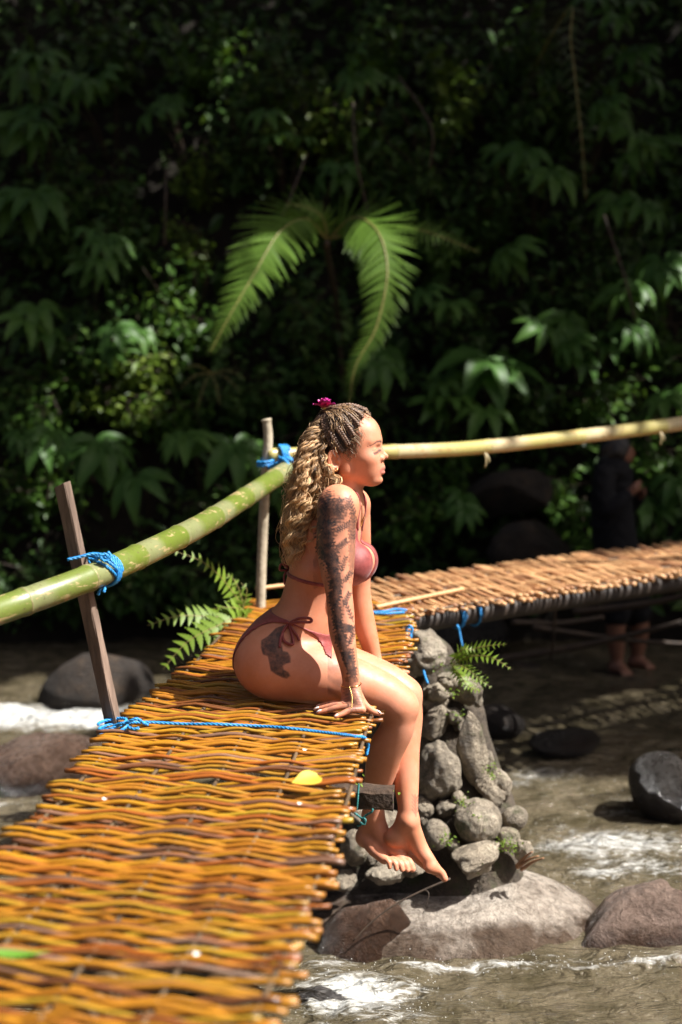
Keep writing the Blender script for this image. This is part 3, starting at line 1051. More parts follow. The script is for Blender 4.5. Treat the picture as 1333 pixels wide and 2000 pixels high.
for i, (px, py, Y_, rx, rz, fac, _) in enumerate(STN):
    k = Y_ / FPX
    smooth_ = fac <= 2
    boulder('stone', P(px, py, Y_), (rx * k * 1.06, (rx + rz) / 2 * k * 0.95, rz * k * 1.06), 40 + i, STONE, pier, 5 if rx > 40 else 4, 0.10 if smooth_ else 0.16, fac + 1, (0.80, 0.98) if smooth_ else (0.60, 0.90), (rs.uniform(-14, 14), rs.uniform(0, 90)), 0.02 if smooth_ else 0.05)
# the tall slab leaning on the pier
sb = boulder('slab', P(923, 1458, 4.76), (0.062, 0.045, 0.155), 211, STONE, pier, 5, 0.08, 9, (0.62, 0.86), (-6, 12), 0.015)
sb['label'] = 'tall flat grey slab set upright in the pier'

# rocks in the river
boulder('river_rock', P(890, 1872, 4.66), (0.54, 0.36, 0.262), 3, BOULD, None, 5, 0.10, 5, (0.72, 0.95), (6, 10), 0.006, label='broad pale boulder below her feet, its left side dark and wet')
boulder('river_rock', P(725, 1862, 4.52), (0.25, 0.22, 0.20), 18, REDR, None, 5, 0.16, 9, (0.6, 0.92), (8, 30), 0.03, label='dark wet brown rock below the deck edge, beside the splash')
boulder('river_rock', P(1215, 1890, 4.58), (0.40, 0.20, 0.20), 27, BROWNR, None, 5, 0.16, 9, (0.45, 0.85), (-18, 20), 0.02, label='pointed brown rock at the right edge, beside the broad boulder')
boulder('river_rock', P(1010, 1862, 4.50), (0.22, 0.10, 0.055), 31, REDR, None, 5, 0.15, 3, (0.7, 0.95), (10, 12), 0.01, label='low brown rock washed over by water in front of the broad boulder')
boulder('river_rock', P(70, 1512, 6.15), (0.36, 0.22, 0.19), 47, REDR, None, 5, 0.14, 7, (0.65, 0.95), (-8, 20), 0.025, label='smooth red brown rock in the rapids at the left edge')
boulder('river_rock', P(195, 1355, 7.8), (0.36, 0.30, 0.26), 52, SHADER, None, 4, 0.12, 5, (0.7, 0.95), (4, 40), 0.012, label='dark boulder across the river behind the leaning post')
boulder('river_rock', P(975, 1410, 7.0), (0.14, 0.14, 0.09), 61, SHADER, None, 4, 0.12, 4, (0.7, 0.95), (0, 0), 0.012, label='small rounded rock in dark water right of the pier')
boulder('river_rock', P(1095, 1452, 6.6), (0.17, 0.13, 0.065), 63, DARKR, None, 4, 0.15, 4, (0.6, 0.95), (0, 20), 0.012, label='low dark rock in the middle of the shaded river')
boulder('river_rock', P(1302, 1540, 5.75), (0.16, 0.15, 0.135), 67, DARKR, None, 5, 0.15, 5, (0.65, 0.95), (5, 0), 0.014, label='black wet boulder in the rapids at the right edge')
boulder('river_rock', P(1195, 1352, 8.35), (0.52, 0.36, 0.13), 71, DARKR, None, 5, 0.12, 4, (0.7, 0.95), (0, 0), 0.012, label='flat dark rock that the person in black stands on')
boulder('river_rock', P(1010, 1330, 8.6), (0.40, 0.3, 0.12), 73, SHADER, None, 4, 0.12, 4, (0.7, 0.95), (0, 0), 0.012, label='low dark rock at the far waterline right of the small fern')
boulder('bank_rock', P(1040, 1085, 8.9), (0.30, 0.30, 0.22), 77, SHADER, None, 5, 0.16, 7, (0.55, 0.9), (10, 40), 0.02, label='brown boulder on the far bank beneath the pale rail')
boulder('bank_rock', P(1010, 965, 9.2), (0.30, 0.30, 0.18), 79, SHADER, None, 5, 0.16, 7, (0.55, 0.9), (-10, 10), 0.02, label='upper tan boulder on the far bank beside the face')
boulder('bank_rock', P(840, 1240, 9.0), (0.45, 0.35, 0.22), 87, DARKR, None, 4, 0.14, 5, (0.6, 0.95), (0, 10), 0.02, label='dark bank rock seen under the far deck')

# ---------------------------------------------------------------- the seated woman
def skin_mat(name, base, deep, tattoo=True, sss=0.2):
    m, nt, b = newmat(name)
    vec = coords(nt)
    n1 = noise(nt, vec, 14, 5)
    n2 = noise(nt, vec, 160, 3)
    col = ramp(nt, n1, [(0.32, deep), (0.66, base)])
    col = mix(nt, math_n(nt, 'MULTIPLY', n2, 0.30), col, (0.36, 0.13, 0.07))
    if tattoo:
        lip = attr(nt, 'lip')
        col = mix(nt, lip, col, (0.43, 0.155, 0.115))
        ink = attr(nt, 'ink')
        n3 = noise(nt, vec, 55, 5, 0.7)
        k = math_n(nt, 'MULTIPLY', ink, ramp(nt, n3, [(0.25, (0.62,) * 3), (0.60, (1, 1, 1))]), clamp=True)
        col = mix(nt, k, col, (0.022, 0.020, 0.022))
    nt.links.new(col, b.inputs['Base Color'])
    nt.links.new(ramp(nt, noise(nt, vec, 60, 4), [(0.3, (0.42,) * 3), (0.7, (0.60,) * 3)]), b.inputs['Roughness'])
    b.inputs['Specular IOR Level'].default_value = 0.36
    b.inputs['Subsurface Weight'].default_value = sss
    b.inputs['Subsurface Radius'].default_value = (0.010, 0.004, 0.002)
    b.inputs['Subsurface Scale'].default_value = 1.0
    bump(nt, b, math_n(nt, 'ADD', noise(nt, vec, 420, 3), math_n(nt, 'MULTIPLY', noise(nt, vec, 70, 4), 1.0)), 0.14, 0.0014)
    return m


# head-local frame: x forward, y to her left, z up; sizes in metres
HYAW, HPITCH = R(9), R(3)
HO = P(693, 880, 3.985)
hf = V(math.cos(HYAW), -math.sin(HYAW), 0)
hl = V(math.sin(HYAW), math.cos(HYAW), 0)
hu = V(0, 0, 1)
hf, hu = hf * math.cos(HPITCH) - hu * math.sin(HPITCH) * 0, hu
HM = np.stack([hf, hl, hu])                     # rows = local axes


def HL(x, y, z):
    return HO + hf * x + hl * y + hu * z


def build_head(s):
    k = 0.02
    s.ell(HL(-0.022, 0, 0.034), (0.094, 0.0735, 0.083), HM, 0.0)      # cranium
    s.ell(HL(0.006, 0, 0.018), (0.064, 0.064, 0.075), HM, k)          # brow and temples
    s.ell(HL(0.024, 0, -0.028), (0.055, 0.056, 0.062), HM, k)         # mid face
    for q in (-1, 1):
        s.cone(HL(-0.018, q * 0.043, -0.052), HL(0.046, q * 0.017, -0.079), 0.016, 0.016, 0.022)   # jaw
        s.cone(HL(-0.022, q * 0.050, -0.015), HL(-0.018, q * 0.043, -0.052), 0.015, 0.016, 0.02)
        s.ell(HL(0.042, q * 0.038, -0.022), (0.025, 0.022, 0.022), HM, 0.02)   # cheek
        s.ell(HL(0.036, q * 0.027, -0.050), (0.030, 0.026, 0.030), HM, 0.016)
    s.ell(HL(0.054, 0, -0.081), (0.0265, 0.022, 0.017), HM, 0.014)    # chin
    s.ell(HL(0.050, 0, -0.050), (0.031, 0.028, 0.028), HM, 0.014)     # muzzle
    s.ell(HL(0.032, 0, 0.050), (0.031, 0.045, 0.036), HM, 0.02)       # forehead
    for q in (-1, 1):
        s.cone(HL(0.064, q * 0.010, 0.029), HL(0.048, q * 0.044, 0.029), 0.0085, 0.0075, 0.014)    # brow ridge
        s.ell(HL(0.0840, q * 0.031, 0.0095), (0.0200, 0.0215, 0.0085), HM, 0.008, 'sub')           # eye socket
        s.ell(HL(0.0470, q * 0.0305, 0.000), (0.0178, 0.0190, 0.0150), HM, 0.005)                # lidded eye
        s.ell(HL(0.0482, q * 0.0305, 0.0050), (0.0186, 0.0200, 0.0088), HM, 0.0015)                # upper lid
    # nose
    s.cone(HL(0.064, 0, 0.016), HL(0.083, 0, -0.011), 0.0080, 0.0078, 0.010)
    s.ell(HL(0.0865, 0, -0.0155), (0.0095, 0.0098, 0.0088), HM, 0.006)
    for q in (-1, 1):
        s.ell(HL(0.0750, q * 0.0150, -0.0205), (0.0125, 0.0085, 0.0092), HM, 0.0045)
        s.ell(HL(0.0600, q * 0.0200, -0.0200), (0.0060, 0.0045, 0.0090), HM, 0.006, 'sub')
        s.ell(HL(0.0800, q * 0.0068, -0.0285), (0.0055, 0.0034, 0.0030), HM, 0.003, 'sub')
    # philtrum, lips
    s.cone(HL(0.075, 0, -0.027), HL(0.077, 0, -0.044), 0.0055, 0.0055, 0.008)
    for q in (-1, 1):
        s.cone(HL(0.0805, q * 0.003, -0.0470), HL(0.066, q * 0.0225, -0.0535), 0.0062, 0.0030, 0.004)
        s.cone(HL(0.0790, q * 0.003, -0.0610), HL(0.066, q * 0.0215, -0.0555), 0.0074, 0.0032, 0.004)
        s.cone(HL(0.0880, 0, -0.0538), HL(0.0700, q * 0.0245, -0.0552), 0.0010, 0.0008, 0.002, 'sub')
    s.ell(HL(0.0855, 0, -0.0715), (0.0075, 0.017, 0.0045), HM, 0.008, 'sub')
    # ears
    for q in (-1, 1):
        c = HL(-0.047, q * 0.076, -0.022)
        M = np.stack([hf * 0.95 + hu * 0.10 , hl * q, hu]) @ np.eye(3)
        M = M @ np.array(rotm((0, 0, 1), q * R(-20))).T
        s.cone(HL(-0.044, q * 0.060, -0.024), HL(-0.047, q * 0.072, -0.023), 0.014, 0.011, 0.008)
        s.ell(c, (0.0185, 0.0065, 0.0295), M, 0.003)
        s.ell(c + M[1] * 0.005 + M[0] * 0.004 - M[2] * 0.002, (0.0105, 0.0080, 0.0185), M, 0.002, 'sub')
        # rim
        a = np.linspace(R(-60), R(215), 14)
        rim = [c + M[0] * (-0.016 * math.sin(t) * -1 if False else -0.0165 * math.cos(t - R(78) )) + M[2] * (0.0265 * math.sin(t - R(78) + R(0)) ) + M[1] * 0.003 for t in np.linspace(R(-10), R(200), 14)]
        s.chain(rim, [0.0040] * 14, 0.002)
        s.ell(c + M[2] * -0.0255 + M[0] * 0.006, (0.0075, 0.005, 0.0085), M, 0.004)              # lobe
        s.ell(c + M[0] * 0.0125 - M[2] * 0.003 + M[1] * 0.001, (0.004, 0.004, 0.006), M, 0.003)   # tragus


def finger(s, pts, r, k=0.003):
    s.chain(pts, r, k)


W_LO = np.minimum(P(440, 1740, 3.6), P(440, 1740, 4.3)) - 0.0
W_HI = P(890, 780, 4.3)


def build_woman():
    h = 0.0028
    lo = (P(440, 1300, 3.95)[0], 3.58, P(800, 1735, 3.93)[2])
    hi = (P(886, 1300, 3.95)[0], 4.33, P(660, 775, 3.98)[2])
    T = Sdf(lo, hi, h)
    ta = R(11)
    lean = R(24)
    L = V(math.sin(ta), math.cos(ta), 0)
    F0 = V(math.cos(ta), -math.sin(ta), 0)
    A = F0 * math.sin(lean) + V(0, 0, math.cos(lean))
    F = F0 * math.cos(lean) - V(0, 0, math.sin(lean))
    M = np.stack([F, L, A])
    # torso
    T.ell(P(556, 1262, 4.0), (0.110, 0.160, 0.098), M, 0.0)
    T.ell(P(533, 1293, 3.915), (0.110, 0.090, 0.103), None, 0.035)
    T.ell(P(553, 1289, 4.09), (0.108, 0.090, 0.103), None, 0.035)
    T.ell(P(601, 1200, 4.0), (0.086, 0.128, 0.125), M, 0.05)
    T.ell(P(612, 1222, 4.0), (0.072, 0.105, 0.085), M, 0.03)           # belly
    T.ell(P(630, 1108, 4.0), (0.088, 0.134, 0.125), M, 0.05)
    T.ell(P(648, 1036, 4.0), (0.080, 0.140, 0.085), M, 0.04)
    # collar, shoulders
    T.cone(P(668, 985, 4.0), P(660, 985, 3.86), 0.050, 0.047, 0.03)
    T.cone(P(672, 985, 4.0), P(690, 985, 4.14), 0.050, 0.045, 0.03)
    # neck
    T.chain([P(662, 1000, 4.0), P(672, 965, 3.995), P(684, 925, 3.99)], [0.062, 0.050, 0.047], 0.02)
    T.cone(P(702, 1002, 4.0), P(688, 948, 3.955), 0.012, 0.011, 0.014)   # throat cord
    # spine groove
    T.cone(P(503, 1190, 4.0), P(566, 1090, 4.0), 0.012, 0.012, 0.03, 'sub')
    # cleft between the buttocks
    T.cone(P(462, 1310, 4.005), P(492, 1218, 4.0), 0.014, 0.006, 0.02, 'sub')
    # breasts
    T.ell(P(689, 1102, 3.935), (0.052, 0.056, 0.058), M, 0.018)
    T.ell(P(701, 1098, 4.055), (0.051, 0.056, 0.058), M, 0.018)
    T.ell(P(622, 1233, 3.995) + F * 0.052, (0.006, 0.006, 0.010), M, 0.006, 'sub')
    # head
    Hd = T.like()
    build_head(Hd)
    T.merge(Hd, 0.012)
    del Hd
    # thighs
    G = T.like()
    G.chain([P(548, 1302, 3.91), P(600, 1312, 3.902), P(646, 1323, 3.898), P(700, 1338, 3.895), P(752, 1358, 3.892), P(779, 1378, 3.89)],
            [0.094, 0.088, 0.080, 0.069, 0.059, 0.053], 0.02)
    G.chain([P(779, 1380, 3.89), P(776, 1422, 3.895), P(754, 1466, 3.915), P(742, 1515, 3.945), P(732, 1560, 3.97), P(730, 1590, 3.98)],
            [0.051, 0.0475, 0.050, 0.043, 0.033, 0.031], 0.016)
    G.ell(P(798, 1384, 3.885), (0.026, 0.026, 0.030), None, 0.016)
    T.merge(G, 0.02)
    G = T.like()
    G.chain([P(572, 1296, 4.09), P(640, 1302, 4.07), P(694, 1316, 4.055), P(752, 1335, 4.04), P(786, 1356, 4.03)],
            [0.094, 0.080, 0.071, 0.060, 0.053], 0.02)
    G.chain([P(788, 1358, 4.03), P(795, 1400, 4.02), P(787, 1460, 4.0), P(793, 1520, 3.97), P(797, 1572, 3.94), P(797, 1602, 3.93)],
            [0.051, 0.046, 0.0495, 0.038, 0.0295, 0.031], 0.016)
    G.ell(P(804, 1358, 4.025), (0.026, 0.026, 0.030), None, 0.016)
    T.merge(G, 0.006)
    # left foot (nearer foot, seen from its inner side)
    G = T.like()
    d = P(866, 1722, 3.93) - P(768, 1640, 3.93); d /= np.linalg.norm(d)
    n = V(-d[2] * -1, 0, -d[0]); n = V(d[2], 0, -d[0])                   # sole normal: down-left
    ph = R(22)
    med = V(0, -1, 0) * math.cos(ph) - n * math.sin(ph)
    sol = n * math.cos(ph) + V(0, -1, 0) * math.sin(ph)
    heel = P(776, 1634, 3.94)
    ank = P(797, 1602, 3.93)
    ft = lambda a, m, z: heel + d * a + med * m + sol * z
    G.cone(ank, heel, 0.031, 0.027, 0.012)
    G.ell(ft(-0.004, 0, 0.006), (0.030, 0.028, 0.026), None, 0.012)
    G.chain([ank, ft(0.062, 0.012, -0.018), ft(0.110, 0.020, -0.003), ft(0.140, 0.024, 0.004)], [0.030, 0.025, 0.0195, 0.016], 0.012)
    G.chain([heel, ft(0.060, -0.020, 0.004), ft(0.115, -0.024, 0.006), ft(0.128, -0.026, 0.007)], [0.026, 0.018, 0.015, 0.012], 0.012)
    G.ell(ft(0.124, 0.027, 0.012), (0.018, 0.016, 0.016), None, 0.010)   # ball
    for m, a0, L_, r in ((0.027, 0.140, 0.036, 0.0115), (0.009, 0.140, 0.032, 0.0082), (-0.005, 0.137, 0.028, 0.0078), (-0.018, 0.131, 0.025, 0.0074), (-0.030, 0.122, 0.021, 0.007)):
        G.chain([ft(a0 - 0.02, m, 0.004), ft(a0 + L_ * 0.45, m, 0.002), ft(a0 + L_, m, 0.009)], [r * 1.05, r, r * 0.92], 0.003)
    G.ell(ank + V(0.0, -0.026, 0.0), (0.012, 0.010, 0.013), None, 0.012)
    T.merge(G, 0.008)
    # right foot (behind, toes towards the camera)
    G = T.like()
    ank = P(729, 1592, 3.985)
    heel = P(716, 1634, 4.0)
    d = P(784, 1690, 3.90) - P(716, 1640, 4.0); d /= np.linalg.norm(d)
    sol = V(0, 0, -1) + d * d[2]; sol /= np.linalg.norm(sol)
    lat = np.cross(d, sol); lat = lat if lat[1] < 0 else -lat
    ft = lambda a, m, z: heel + d * a + lat * m + sol * z
    G.cone(ank, heel, 0.031, 0.027, 0.012)
    G.ell(ft(0, 0, 0.005), (0.029, 0.027, 0.026), None, 0.012)
    G.chain([ank, ft(0.058, -0.012, -0.018), ft(0.108, -0.020, -0.002), ft(0.130, -0.024, 0.004)], [0.030, 0.026, 0.020, 0.016], 0.012)
    G.chain([heel, ft(0.055, 0.020, 0.006), ft(0.105, 0.026, 0.008)], [0.026, 0.019, 0.014], 0.012)
    for m, a0, L_, r in ((-0.026, 0.135, 0.036, 0.0112), (-0.009, 0.136, 0.032, 0.0082), (0.005, 0.132, 0.028, 0.0078), (0.018, 0.124, 0.025, 0.0074), (0.030, 0.112, 0.022, 0.007)):
        G.chain([ft(a0 - 0.02, m, 0.006), ft(a0 + L_ * 0.45, m, 0.002), ft(a0 + L_ * .95, m, 0.016)], [r * 1.05, r, r * 0.92], 0.003)
    T.merge(G, 0.006)
    # near arm
    G = T.like()
    G.chain([P(661, 986, 3.838), P(657, 1035, 3.825), P(657, 1078, 3.815), P(659, 1118, 3.800), P(662, 1152, 3.788), P(666, 1195, 3.778),
             P(669, 1235, 3.770), P(677, 1278, 3.760), P(684, 1312, 3.754), P(687, 1340, 3.752)],
            [0.0525, 0.0535, 0.0515, 0.0445, 0.0365, 0.0365, 0.0350, 0.0285, 0.0245, 0.0235], 0.02)
    G.ell(P(662, 990, 3.835), (0.054, 0.050, 0.055), None, 0.02)
    w = P(687, 1346, 3.750)
    kn = [P(708, 1386, 3.700), P(697, 1382, 3.708), P(685, 1380, 3.722), P(673, 1379, 3.738)]
    tip = [P(656, 1399.5, 3.668), P(622, 1391.5, 3.712), P(617, 1385.5, 3.745), P(622, 1379.5, 3.775)]
    for i in range(4):
        G.cone(w + (kn[i] - kn[1]) * 0.35, kn[i], 0.016, 0.0105, 0.010)
        a, b = kn[i], tip[i]
        m1 = a + (b - a) * 0.42 + V(0, 0, 0.007)
        m2 = a + (b - a) * 0.74 + V(0, 0, 0.003)
        G.chain([a, m1, m2, b], [0.0098, 0.0085, 0.0078, 0.0062], 0.003)
    G.chain([w + V(0.010, -0.004, -0.006), P(711, 1376, 3.735), P(727, 1388, 3.735), P(741, 1393.5, 3.738)], [0.016, 0.0118, 0.0098, 0.0072], 0.006)
    T.merge(G, 0.016)
    # far arm
    G = T.like()
    G.chain([P(690, 986, 4.15), P(693, 1050, 4.175), P(697, 1110, 4.19), P(700, 1148, 4.195), P(706, 1195, 4.195), P(718, 1240, 4.19), P(730, 1282, 4.185), P(734, 1300, 4.18)],
            [0.050, 0.048, 0.043, 0.0365, 0.036, 0.031, 0.0235, 0.024], 0.02)
    w = P(734, 1302, 4.18)
    for i in range(4):
        G.chain([w, w + V(0.03 - i * 0.004, 0.05 - i * 0.022, -0.030), w + V(0.10 - i * 0.008, 0.07 - i * 0.028, -0.033)], [0.018, 0.0105, 0.0065], 0.006)
    T.merge(G, 0.016)
    return T


def woman_masks(v):
    """tattoo ink, brows, lashes, painted lid-fold shade and lip colour, per vertex"""
    # project by the survey camera to read the tattoo's drawn outline off the limb (flat print on skin)
    u = v - np.array((0, 0, H))
    zf = u @ _fw
    px = 666.5 + FPX * u[:, 0] / zf
    py = 1000 - FPX * (u @ _up) / zf
    ink = np.zeros(len(v))
    arm = (v[:, 1] < 3.875) & (py > 955) & (py < 1392) & (px < 712) & (px > 612) & ~((py > 1290) & (px < 640))
    arm &= ~((py > 1235) & (px < 640))
    # axis of the arm and position around it
    ys = np.array([950, 1035, 1078, 1118, 1152, 1195, 1235, 1278, 1312, 1340, 1395.])
    xs = np.array([661, 657, 657, 659, 662, 666, 669, 677, 684, 687, 692.])
    rs = np.array([36, 38, 37, 32, 26, 26, 25, 20.5, 17.5, 17, 22.])
    t = (px - np.interp(py, ys, xs)) / np.interp(py, ys, rs)
    nz_ = (np.sin(v[:, 2] * 310 + 3 * np.sin(v[:, 0] * 150)) * np.sin(v[:, 0] * 280 + v[:, 1] * 190 + 2 * np.sin(v[:, 2] * 130)) + 0.6 * np.sin(v[:, 2] * 640 + v[:, 1] * 420))
    def blob(cy, ct, ry, rt, amp=1.0, soft=0.16):
        q = ((py - cy) / (ry * 1.1)) ** 2 + ((t - ct) / (rt * 1.22)) ** 2 + 0.45 * nz_
        return amp * np.clip((1 + soft - q) / (2 * soft), 0, 1)
    B = [blob(1008, -0.60, 42, 0.50, .85, .4), blob(1060, -0.55, 42, 0.42, .95), blob(1100, -0.25, 40, 0.34), blob(1140, -0.2, 30, 0.40), blob(1000, -0.1, 26, .5, .75, .5),
         blob(1170, -0.35, 26, 0.38), blob(1205, -0.3, 30, 0.36), blob(1228, 0.25, 9, 0.7, .8), blob(1250, -0.2, 26, 0.45), blob(1285, 0.0, 22, 0.45, .85),
         blob(1310, 0.25, 16, 0.5, .8), blob(1328, 0.1, 8, 0.6, .55), blob(1365, 0.0, 26, 0.75, .62, .6), blob(1080, 0.85, 46, .16, .5), blob(1030, 0.85, 30, .2, .6)]
    m = np.max(B, axis=0)
    wash = 0.22 + 0.22 * np.sin(v[:, 2] * 95 + 2.5 * np.sin(v[:, 0] * 60 + v[:, 2] * 33)) * np.sin(v[:, 1] * 120 + v[:, 2] * 40)
    m = np.maximum(m, np.clip(wash, 0, 1) * np.clip((py - 985) / 30, 0, 1) * np.clip((0.75 - t) / 0.5, 0.25, 1))
    # leafy sprigs: thin strokes growing from the dark part towards the front of the arm
    def sprig(y0, t0, y1, t1, n=7, ln=7.0, amp=0.8):
        out = np.zeros(len(v))
        sc = np.interp(py, ys, rs)
        X, Y = t * sc, py
        s0 = np.interp(y0, ys, rs); s1 = np.interp(y1, ys, rs)
        a = np.array((t0 * s0, y0)); b = np.array((t1 * s1, y1))
        segs = [(a, b, 0.8)]
        dd = (b - a) / n
        du = dd / np.linalg.norm(dd); dn = np.array((-du[1], du[0]))
        for i in range(1, n + 1):
            c = a + dd * i
            for sg in (-1, 1):
                segs.append((c, c + du * ln * 0.7 + dn * sg * ln * 0.7, 1.5))
        for p, q, wd in segs:
            e = q - p
            s = np.clip(((X - p[0]) * e[0] + (Y - p[1]) * e[1]) / e.dot(e), 0, 1)
            dist = np.hypot(X - p[0] - s * e[0], Y - p[1] - s * e[1])
            out = np.maximum(out, amp * np.clip(1.6 - dist / wd, 0, 1))
        return out
    S = [sprig(1005, -.3, 988, .55), sprig(1000, -.1, 978, .15, 5), sprig(1040, -.2, 1024, .62), sprig(1075, -.1, 1058, .5), sprig(1120, .2, 1090, .5, 6, 5),
         sprig(1010, .95, 975, .6, 6), sprig(1060, .9, 1015, .85, 7, 5), sprig(1140, .3, 1120, .8, 5, 5), sprig(1185, .2, 1160, .75, 6, 5),
         sprig(1215, .9, 1175, .4, 6, 5), sprig(1262, .3, 1240, .8, 5, 5), sprig(1300, .6, 1270, .6, 5, 4)]
    m = np.maximum(m, np.max(S, axis=0))
    ink[arm] = np.clip(m * 1.2, 0, 1)[arm]
    # hip: a walking animal in solid ink
    hip = (v[:, 1] < 3.93) & (px > 490) & (px < 585) & (py > 1215) & (py < 1335) & (t < -1.3)
    def seg(p, q, r0, r1):
        p, q = np.array(p, float), np.array(q, float); e = q - p
        s = np.clip(((px - p[0]) * e[0] + (py - p[1]) * e[1]) / e.dot(e), 0, 1)
        return np.hypot(px - p[0] - s * e[0], py - p[1] - s * e[1]) - (r0 + (r1 - r0) * s)
    poly = np.array([(395,620),(340,640),(290,690),(250,715),(248,760),(260,800),(290,812),(298,850),(308,900),(340,922),(380,942),(405,947),(426,930),(415,908),(386,893),(381,870),(400,856),(427,850),(426,812),(410,786),(381,779),(376,740),(368,700),(378,655)]) / 3.1 + (430, 1020)
    ins = np.zeros(len(v), bool); dmin = np.full(len(v), 99.0)
    hi_ = np.where(hip)[0]
    for i in range(len(poly)):
        (x1, y1), (x2, y2) = poly[i], poly[(i + 1) % len(poly)]
        X_, Y__ = px[hi_], py[hi_]
        cr = ((y1 > Y__) != (y2 > Y__)) & (X_ < (x2 - x1) * (Y__ - y1) / (y2 - y1 + 1e-9) + x1)
        ins[hi_] ^= cr
        dmin[hi_] = np.minimum(dmin[hi_], seg((x1, y1), (x2, y2), 0, 0)[hi_])
    sh = np.where(ins, -dmin, dmin)
    sh_old = np.min([seg((531, 1243), (536, 1272), 18, 17), seg((536, 1272), (542, 1300), 16, 12), seg((520, 1262), (516, 1275), 8, 5), seg((545, 1303), (562, 1321), 7, 4),
                 seg((552, 1281), (563, 1292), 7, 5), seg((540, 1240), (556, 1226), 7, 3), seg((534, 1305), (540, 1315), 7, 6)], axis=0)
    ink[hip] = np.maximum(ink[hip], np.clip(0.5 - sh / 2.0, 0, 1)[hip] * 0.92)
    # back of the shoulder, ankle sprig
    ank = (v[:, 1] < 3.95) & (px > 795) & (px < 822) & (py > 1545) & (py < 1600)
    sp = np.min([seg((811, 1552), (813, 1595), .6, .6)] + [seg((812, 1590 - 7 * i), (812 + sg * 7, 1580 - 7 * i), 1.0, .4) for i in range(5) for sg in (-1, 1)], axis=0)
    ink[ank] = np.clip(0.8 - sp / 1.2, 0, .55)[ank]
    bs = (px > 598) & (px < 625) & (py > 990) & (py < 1016) & (v[:, 1] < 3.93)
    ink[bs] = np.maximum(ink[bs], 0.6)
    # face
    q = (v - HO) @ HM.T
    lip = np.zeros(len(v))
    lz = np.clip(1 - np.abs((q[:, 2] + 0.0545) / 0.0125), 0, 1) * (q[:, 0] > 0.066) * (np.abs(q[:, 1]) < 0.0245 - 0.9 * np.abs(q[:, 2] + 0.0545))
    lip = np.clip(lz * 2.2, 0, 0.9)
    brow = np.zeros(len(v))
    for sg in (-1, 1):
        yb = q[:, 1] * sg
        zb = np.interp(yb, [0.008, 0.020, 0.036, 0.058], [0.0250, 0.0285, 0.0275, 0.0150])
        th = np.interp(yb, [0.006, 0.012, 0.035, 0.058], [0.0014, 0.0034, 0.0028, 0.0008])
        bb = np.clip(1.4 - np.abs(q[:, 2] - zb) / np.maximum(th, 1e-4), 0, 1) * ((yb > 0.007) & (yb < 0.058) & (q[:, 0] > 0.0))
        brow = np.maximum(brow, bb * 0.8)
        lash = np.clip(1.4 - np.abs(q[:, 2] + 0.0010 + 0.22 * (yb - 0.031)) / 0.0034, 0, 1) * ((yb > 0.012) & (yb < 0.050) & (q[:, 0] > 0.03))
        brow = np.maximum(brow, lash * 1.0)
        crease_shade = np.clip(1.2 - np.abs(q[:, 2] - 0.0085 + 0.20 * np.abs(yb - 0.027)) / 0.0016, 0, 1) * ((yb > 0.014) & (yb < 0.050) & (q[:, 0] > 0.03))  # faint dark line paints the shade in the lid fold
        brow = np.maximum(brow, crease_shade * 0.30)
    ink = np.maximum(ink, np.clip(brow * 1.35, 0, 0.92))
    return ink, lip


SKIN = skin_mat('skin', (0.63, 0.275, 0.170), (0.54, 0.205, 0.105))
CLOTH = simple_mat('plum_swimsuit_fabric', (0.18, 0.026, 0.025), (0.29, 0.060, 0.052), 60, 0.55, 0.5, 0.002, bscale=500)
CLOTH.node_tree.nodes['Principled BSDF'].inputs['Sheen Weight'].default_value = 0.15
CLOTH.node_tree.nodes['Principled BSDF'].inputs['Sheen Roughness'].default_value = 0.4

wb = build_woman()
wv, wq = wb.mesh(2)
ink, lip = woman_masks(wv)
woman = bpy.data.objects.new('person', mesh_np('person', wv, wq, True, SKIN, {'ink': ink, 'lip': lip}))
link(woman)
tag(woman, 'tattooed woman in a plum bikini sitting on the edge of the woven bridge', 'person')


def cloth(name, region, off, label=None, mat=CLOTH, box=None, smooth=3):
    """a garment: the body's own surface, a little proud of it, cut by a region"""
    lo, hi = box
    sl, G = wb.block(np.minimum(lo, hi), np.maximum(lo, hi), 0.0)
    s = Sdf.__new__(Sdf)
    s.h = wb.h
    s.lo = wb.lo + np.array([x.start for x in sl]) * wb.h
    D = wb.D[sl]
    s.D = np.maximum(np.maximum(D - off, -(D + 0.008)), region(*G)).astype(np.float32)
    s.D[[0, -1]] = 0.05; s.D[:, [0, -1]] = 0.05; s.D[:, :, [0, -1]] = 0.05
    v, q = s.mesh(smooth)
    o = bpy.data.objects.new(name, mesh_np(name, v, q, True, mat))
    link(o, woman)
    if label: o['label'] = label
    return o


_kx, _ky = P(559, 1213, 3.86), P(575, 1213, 4.16)


